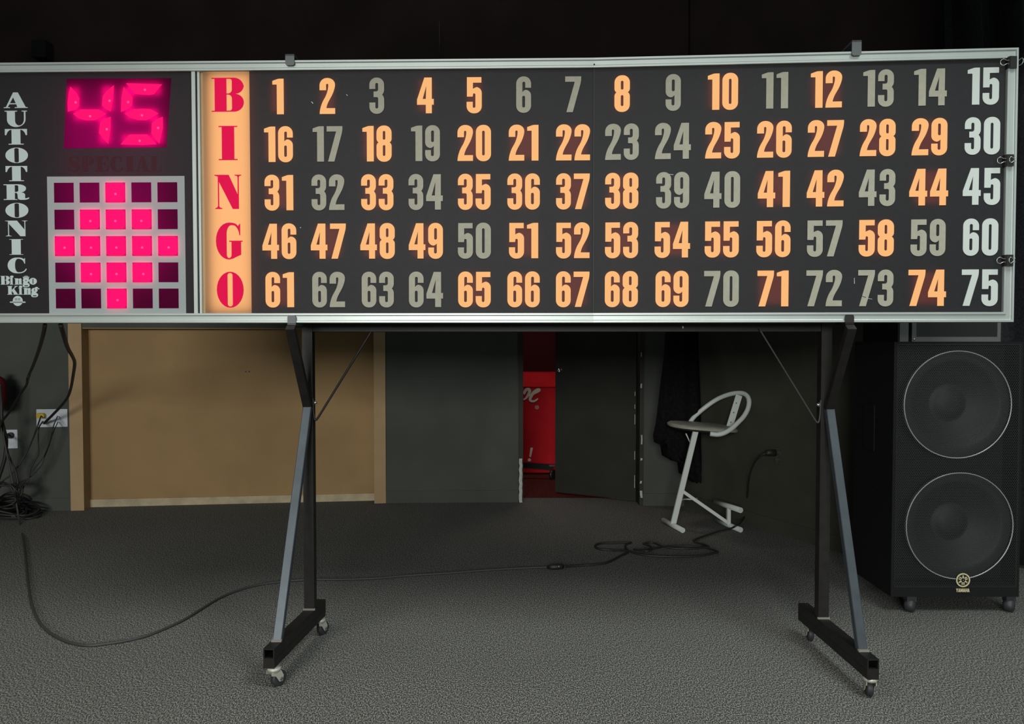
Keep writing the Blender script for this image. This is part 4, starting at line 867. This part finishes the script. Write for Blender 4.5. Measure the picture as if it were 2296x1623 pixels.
MB().lathe([(0, -0.012), (0.034, -0.012), (0.040, -0.008), (0.040, 0.008), (0.034, 0.012), (0, 0.012)], wc, (0.8, -0.6, 0), 24).bar((wc.x - 0.03, wc.y, 0.115), (wc.x + 0.03, wc.y, 0.115), 0.04, 0.012).bar((wc.x - 0.01, wc.y - 0.03, 0.05), (wc.x - 0.01, wc.y - 0.03, 0.115), 0.01, 0.03).build('caster', 'clip', dl)
wc2 = Vector((-0.19, 6.44, 0.055))
MB().lathe([(0, -0.016), (0.048, -0.016), (0.055, -0.010), (0.055, 0.010), (0.048, 0.016), (0, 0.016)], wc2, (0.8, -0.6, 0), 24).bar((wc2.x, wc2.y, 0.06), (wc2.x, wc2.y, 0.12), 0.01, 0.03).build('caster', 'clip', dl)

# ================================================================== OUTLETS AND SMALL THINGS ON THE WALLS
def wall_frame(px, py, a, b):
    x, y = wray(px, a, b); z = at(px, py, y).z
    d = Vector((b[0] - a[0], b[1] - a[1], 0)).normalized(); n = Vector((d.y, -d.x, 0))
    return Vector((x, y, z)), d, n
def socket_plate(px0, py0, px1, py1, a, b, name, label, m, duplex):
    c, d, n = wall_frame((px0 + px1) / 2, (py0 + py1) / 2, a, b)
    w = (px1 - px0) * c.y / FPX; h = (py1 - py0) * c.y / FPX
    o = thing(name, label, 'outlet', c, None)
    tf = lambda x, y, dd: c + d * x + Vector((0, 0, y)) + n * dd
    mb = MB(); mb.prism([rpoly(rr(-w / 2, -h / 2, w / 2, h / 2, 0.004))], tf, 0.0, 0.006); mb.build('cover_plate', m, o)
    for sx_ in duplex:
        for sy in (-1, 1):
            mb = MB(); mb.prism([circle(sx_ * w, sy * h * 0.22, 0.0165, 20)], tf, 0.005, 0.0085); s_ = mb.build('socket', m, o)
            mb = MB()
            for q in (-0.006, 0.006): mb.prism([[(sx_ * w + q - 0.001, sy * h * 0.22 - 0.004), (sx_ * w + q - 0.001, sy * h * 0.22 + 0.005), (sx_ * w + q + 0.001, sy * h * 0.22 + 0.005), (sx_ * w + q + 0.001, sy * h * 0.22 - 0.004)]], tf, 0.0084, 0.0092)
            mb.prism([circle(sx_ * w, sy * h * 0.22 - 0.009, 0.0022, 10)], tf, 0.0084, 0.0092); mb.build('socket_slots', 'hub', s_)
    return o, tf, c, n
A_, B_ = WB[1], WB[2]
LA, LB = WB[0], WB[1]
o1, tf1, c1, n1 = socket_plate(82.5, 917, 148, 957, LA, LB, 'wall_outlet', 'wide white wall outlet plate with a yellow plug, beside the tan trim', 'plate', (-0.30, 0.30))
mb = MB()
for (q, r_) in ((-0.02, 0.006), (0.004, 0.008), (-0.008, -0.014), (0.010, -0.018)): mb.prism([[(q, r_), (q + 0.002, r_), (q + 0.004, r_ - 0.008), (q + 0.002, r_ - 0.008)]], tf1, 0.0058, 0.0066)
mb.build('slots', 'hub', o1)
o2, tf2, c2, n2 = socket_plate(8, 963, 36, 1005, LA, LB, 'wall_outlet', 'narrow white wall outlet plate with a round black plug, at left edge', 'plate', (0.0,))
MB().prism([circle(0.004, 0.026, 0.020, 20)], tf2, 0.009, 0.030).build('round_plug', 'cable', o2)
o3, tf3, c3, n3 = socket_plate(1738, 1003, 1756, 1041, S0, S1, 'wall_outlet', 'dark scuffed wall outlet on the right wall above the cord', 'plate_dark', (0.0,))
yp, yd, yn = wall_frame(94, 931, LA, LB)
ya = MB(); ytf = lambda x, y, dd: yp + Vector((1, 0.1, 0)) * x + Vector((0, 0, y)) + yn * dd
ya.prism([rpoly([(-0.024, -0.016, 0.004), (-0.024, 0.016, 0.004), (0.014, 0.016, 0.006), (0.024, 0.008, 0.006), (0.024, -0.010, 0.006), (0.012, -0.016, 0.004)])], ytf, 0.0095, 0.040)
yo = ya.build('plug_adapter', 'yellow'); tag(yo, 'yellow plug adapter pushed into the wide white outlet plate', 'plug')
# small dark box and thin cord high on the black wall
bx_c, bx_d, bx_n = wall_frame(117, 118, (WB[0][0], WB[0][1] - 0.03), (WB[2][0], WB[2][1] - 0.03))
bx = MB(); bx.box(bx_c.x - 0.045, bx_c.x + 0.045, bx_c.y - 0.09, bx_c.y - 0.005, bx_c.z - 0.06, bx_c.z + 0.05); bxo = bx.build('wall_box', 'clip'); tag(bxo, 'small black box high on the black wall above the red 45 display', 'box')
pc_c, _, _ = wall_frame(988, 95, (WB[2][0], WB[2][1] - 0.03), (P5[0], P5[1] - 0.03))
pco = MB().cyl((pc_c.x, pc_c.y - 0.03, at(988, 150, pc_c.y).z), (pc_c.x, pc_c.y - 0.03, at(988, 53, pc_c.y).z), 0.0045, 8).build('conduit_pipe', 'cable_grey'); tag(pco, 'thin dark pipe running up the black wall above number 4', 'pipe')
# rounded red thing at the left edge
rc = at(-12, 880, 4.98); rm_ = MB(); rm_.lathe([(0.0, -0.115), (0.045, -0.112), (0.062, -0.09), (0.068, -0.02), (0.064, 0.05), (0.050, 0.09), (0.022, 0.108), (0.016, 0.13), (0.0, 0.132)], rc, (0.06, 0, 1), 28)
ro = rm_.build('red_canister', 'red_dull'); tag(ro, 'dark red rounded canister at the left picture edge above the cables', 'canister')
bk_ = MB(); bk_.box(-0.02, 0.02, 0.05, wray(-12, LA, LB)[1] - rc.y, -0.05, 0.03); bko = bk_.build('wall_bracket', 'cable'); bko.parent = ro
for v_ in bko.data.vertices: v_.co = v_.co + rc

# ================================================================== CABLES
def cord(name, pts, r, label, m='cable', k=6, parts=None):
    o = MB().tube(smooth_path(pts, k), r, 8).build(name, m); return tag(o, label, 'cord', 'cords and cables')
fl = lambda x, y, z=0.0055: gr(x, y, z)
def coil(x, y): return (1300 + x / 5.74, 1150 + y / 5.74)
main = [at(4, 905, 4.90), at(6, 960, 4.92), at(16, 1020, 4.92), at(30, 1090, 4.90)] + [fl(44, 1172), fl(52, 1210), fl(58, 1260), fl(62, 1300), fl(70, 1350), fl(86, 1390), fl(112, 1418), fl(150, 1438), fl(195, 1447), fl(240, 1443), fl(285, 1436), fl(330, 1425), fl(375, 1407), fl(415, 1388), fl(455, 1363), fl(490, 1342), fl(530, 1325), fl(580, 1311), fl(640, 1303), fl(700, 1299), fl(770, 1299), fl(850, 1296), fl(920, 1290), fl(1000, 1285), fl(1080, 1279), fl(1160, 1274), fl(1235, 1271)]
c_ = cord('power_cord', main, 0.0055, 'long dark power cord looping across the carpet under the number board', 'cable_grey')
cn = MB(); cn.tube([fl(1228, 1271, 0.010), fl(1236, 1271, 0.014), fl(1256, 1270, 0.014), fl(1262, 1270, 0.011)], [0.008, 0.014, 0.014, 0.010], 12); cn.build('connector', 'cable', c_)
MB().lathe([(0, 0), (0.0035, 0), (0.0025, 0.002), (0, 0.003)], fl(1253, 1270, 0.027), (0, -0.4, 1), 8).build('indicator', 'chip', c_)
ext = [fl(1264, 1270, 0.011), fl(1285, 1269), fl(1310, 1267)] + [fl(*coil(x, y)) for x, y in ((150, 668), (320, 648), (430, 605), (530, 550), (620, 500), (585, 440), (600, 400), (655, 382), (450, 384), (260, 392), (195, 430), (260, 465), (420, 478))] + \
      [fl(*coil(x, y), 0.014) for x, y in ((600, 488), (780, 535), (1000, 555), (1300, 562), (1560, 550), (1720, 520), (1775, 500), (1640, 452), (1400, 426), (1100, 434), (940, 462), (760, 478), (700, 470))] + \
      [fl(*coil(x, y), 0.020) for x, y in ((860, 490), (930, 465), (890, 420), (820, 396), (950, 385), (1100, 440), (1350, 462), (1600, 445), (1660, 430))] + \
      [fl(*coil(x, y), 0.010) for x, y in ((1580, 400), (1470, 365), (1500, 335), (1620, 292), (1800, 232), (1950, 195))]
tail = [fl(1648, 1180, 0.040), fl(1662, 1170, 0.05)]
wp, _, wn = wall_frame(1738, 1014, S0, S1)
up_ = [at(1672, 1150, 4.88), at(1676, 1110, 4.80), at(1680, 1070, 4.72), at(1690, 1040, 4.66), at(1705, 1022, 4.60), at(1722, 1015, wp.y - 0.03)]
e_ = cord('extension_cord', ext + [Vector(q) for q in tail] + up_, 0.0055, 'black extension cord coiled beside the white stool, running up to the dark outlet')
pl = MB(); pe = at(1738, 1015, wp.y - 0.018); pl.tube([at(1716, 1018, wp.y - 0.03), at(1722, 1015, wp.y - 0.028), pe], [0.010, 0.019, 0.021], 10); pl.build('plug', 'cable', e_)
yb = SE.y + 0.12
hang = cord('hanging_cable', [at(101, 728, 2.80), at(97, 750, 2.9), at(88, 782, 3.2), at(75, 818, 3.7), at(66, 838, 4.1), at(62, 850, 4.3), at(60, 862, 4.45), at(48, 880, 4.6), at(34, 902, 4.7), at(20, 925, 4.8), at(8, 940, 4.86), at(0, 956, 4.88), at(-8, 1010, 4.9), at(-18, 1080, 4.9), gr(-28, 1160, 0.02)], 0.0072, 'black cable dropping from board towards left edge, past the narrow outlet')
MB().tube(smooth_path([at(66.4, 836, 4.09), at(62.6, 849, 4.27)], 2), 0.0085, 8).build('pale_sleeve', 'cable_grey', hang)
cord('hanging_cable', [at(136, 728, 2.80), at(143, 752, 2.95), at(152, 780, 3.3), at(163, 800, 3.7), at(167.5, 815, 4.0), at(164, 842, 4.4), at(159, 870, 4.7), at(152, 890, 4.85), at(138, 909, 4.95), at(118, 930, 5.02), at(99, 949, c1.y - 0.035)], 0.0082, 'black cable hanging from board across the tan trim to wide outlet')
cord('outlet_cord', [at(92, 933, c1.y - 0.052), at(86, 950, 5.02), at(76, 978, 5.02), at(62, 1010, 5.02), at(42, 1043, 5.00), at(22, 1066, 4.98), at(2, 1085, 4.97), gr(-30, 1148, 0.02)], 0.0048, 'thin dark cord from yellow plug falling left towards the cable pile')
cord('outlet_cord', [at(96, 945, c1.y - 0.035), at(87, 960, 5.03), at(86, 990, 5.03), at(86, 1018, 5.03), at(76, 1036, 5.02), at(67, 1055, 5.01), at(65, 1072, 5.0), at(62, 1082, 4.99), at(52, 1094, 4.98), fl(40, 1146, 0.02)], 0.0045, 'dark cord dropping straight down from the left sockets of wide outlet')
cord('outlet_cord', [at(129, 933, c1.y - 0.02), at(119, 958, 5.04), at(113, 985, 5.04), at(103, 1012, 5.04), at(92, 1032, 5.03), at(76, 1052, 5.02), at(60, 1075, 5.0), at(44, 1100, 4.97), fl(36, 1142, 0.025)], 0.0035, 'thin cord from upper right socket of wide outlet bending to pile')
cord('outlet_cord', [at(130, 946, c1.y - 0.02), at(120, 968, 5.05), at(111, 995, 5.05), at(101, 1022, 5.05), at(92, 1044, 5.04), at(72, 1066, 5.03), at(52, 1078, 5.0), at(25, 1086, 4.97), at(0, 1093, 4.95), gr(-40, 1150, 0.02)], 0.0032, 'thin cord from lower right socket of wide outlet sweeping to left edge')
cord('outlet_cord', [at(18, 974, c2.y - 0.035), at(14, 990, 5.0), at(17, 1012, 4.97), at(26, 1036, 4.95), at(36, 1060, 4.94), at(40, 1085, 4.93), at(38, 1100, 4.92), fl(34, 1138, 0.03)], 0.0055, 'black cord falling from the round plug of the narrow outlet')
cord('outlet_cord', [at(0, 860, 4.88), at(3, 900, 4.9), at(4, 940, 4.9), at(8, 960, 4.92), at(14, 985, 4.95), at(12, 1020, 4.95), at(6, 1045, 4.95), at(-4, 1075, 4.95), at(-14, 1110, 4.94), gr(-20, 1152, 0.02)], 0.011, 'thick black cord hanging below the red canister at left edge')
# heap of looped cable on the floor by the wall
def heap(cx, cy, rx, ry, turns, zc, r, ph, name, label):
    pts = []
    c = gr(cx, cy)
    for k in range(turns * 14):
        a = 2 * math.pi * k / 14 + ph; j = 1 + 0.22 * math.sin(k * 0.7 + ph) + random.uniform(-0.06, 0.06)
        pts.append(Vector((c.x + rx * math.cos(a) * j, c.y + ry * math.sin(a) * j, zc + 0.09 * (k / (turns * 14)) * (0.6 + 0.4 * math.sin(k * 0.9)) + r)))
    o = MB().tube(smooth_path(pts, 4), r, 8).build(name, 'cable'); return tag(o, label, 'cable', 'cords and cables')
heap(4, 1158, 0.20, 0.085, 5, 0.0, 0.0065, 0.3, 'cable_coil', 'wide flat coil of black cable lying on the carpet at left wall')
heap(16, 1150, 0.11, 0.06, 6, 0.05, 0.006, 1.4, 'cable_coil', 'smaller black cable tangle heaped on top of the wide flat coil')
pts = []
c = at(5, 1112, 4.88)
for k in range(46):
    a = 2 * math.pi * k / 12
    pts.append(Vector((c.x + 0.115 * math.cos(a) * (1 + 0.2 * math.sin(k)), c.y + 0.03 * math.sin(k * 0.8), c.z + 0.075 * math.sin(a) * (1 + 0.2 * math.cos(k * 1.3)))))
o = MB().tube(smooth_path(pts, 4), 0.0055, 8).build('cable_coil', 'cable'); tag(o, 'upright black cable bundle with round loops above the floor coil at left', 'cable', 'cords and cables')
fb = [gr(30, 1158, 0.02), gr(55, 1142, 0.022), gr(78, 1146, 0.014), gr(93, 1147, 0.010), gr(70, 1150, 0.008)]
cord('cable_end', fb, 0.012, 'thick black cable end lying on carpet beside the flat coil')
cord('cable_end', [gr(20, 1163, 0.01), gr(50, 1163, 0.01), gr(80, 1160, 0.01), gr(92, 1154, 0.01), gr(80, 1150, 0.01)], 0.0055, 'thin bent loop of black cable in front of the flat coil')
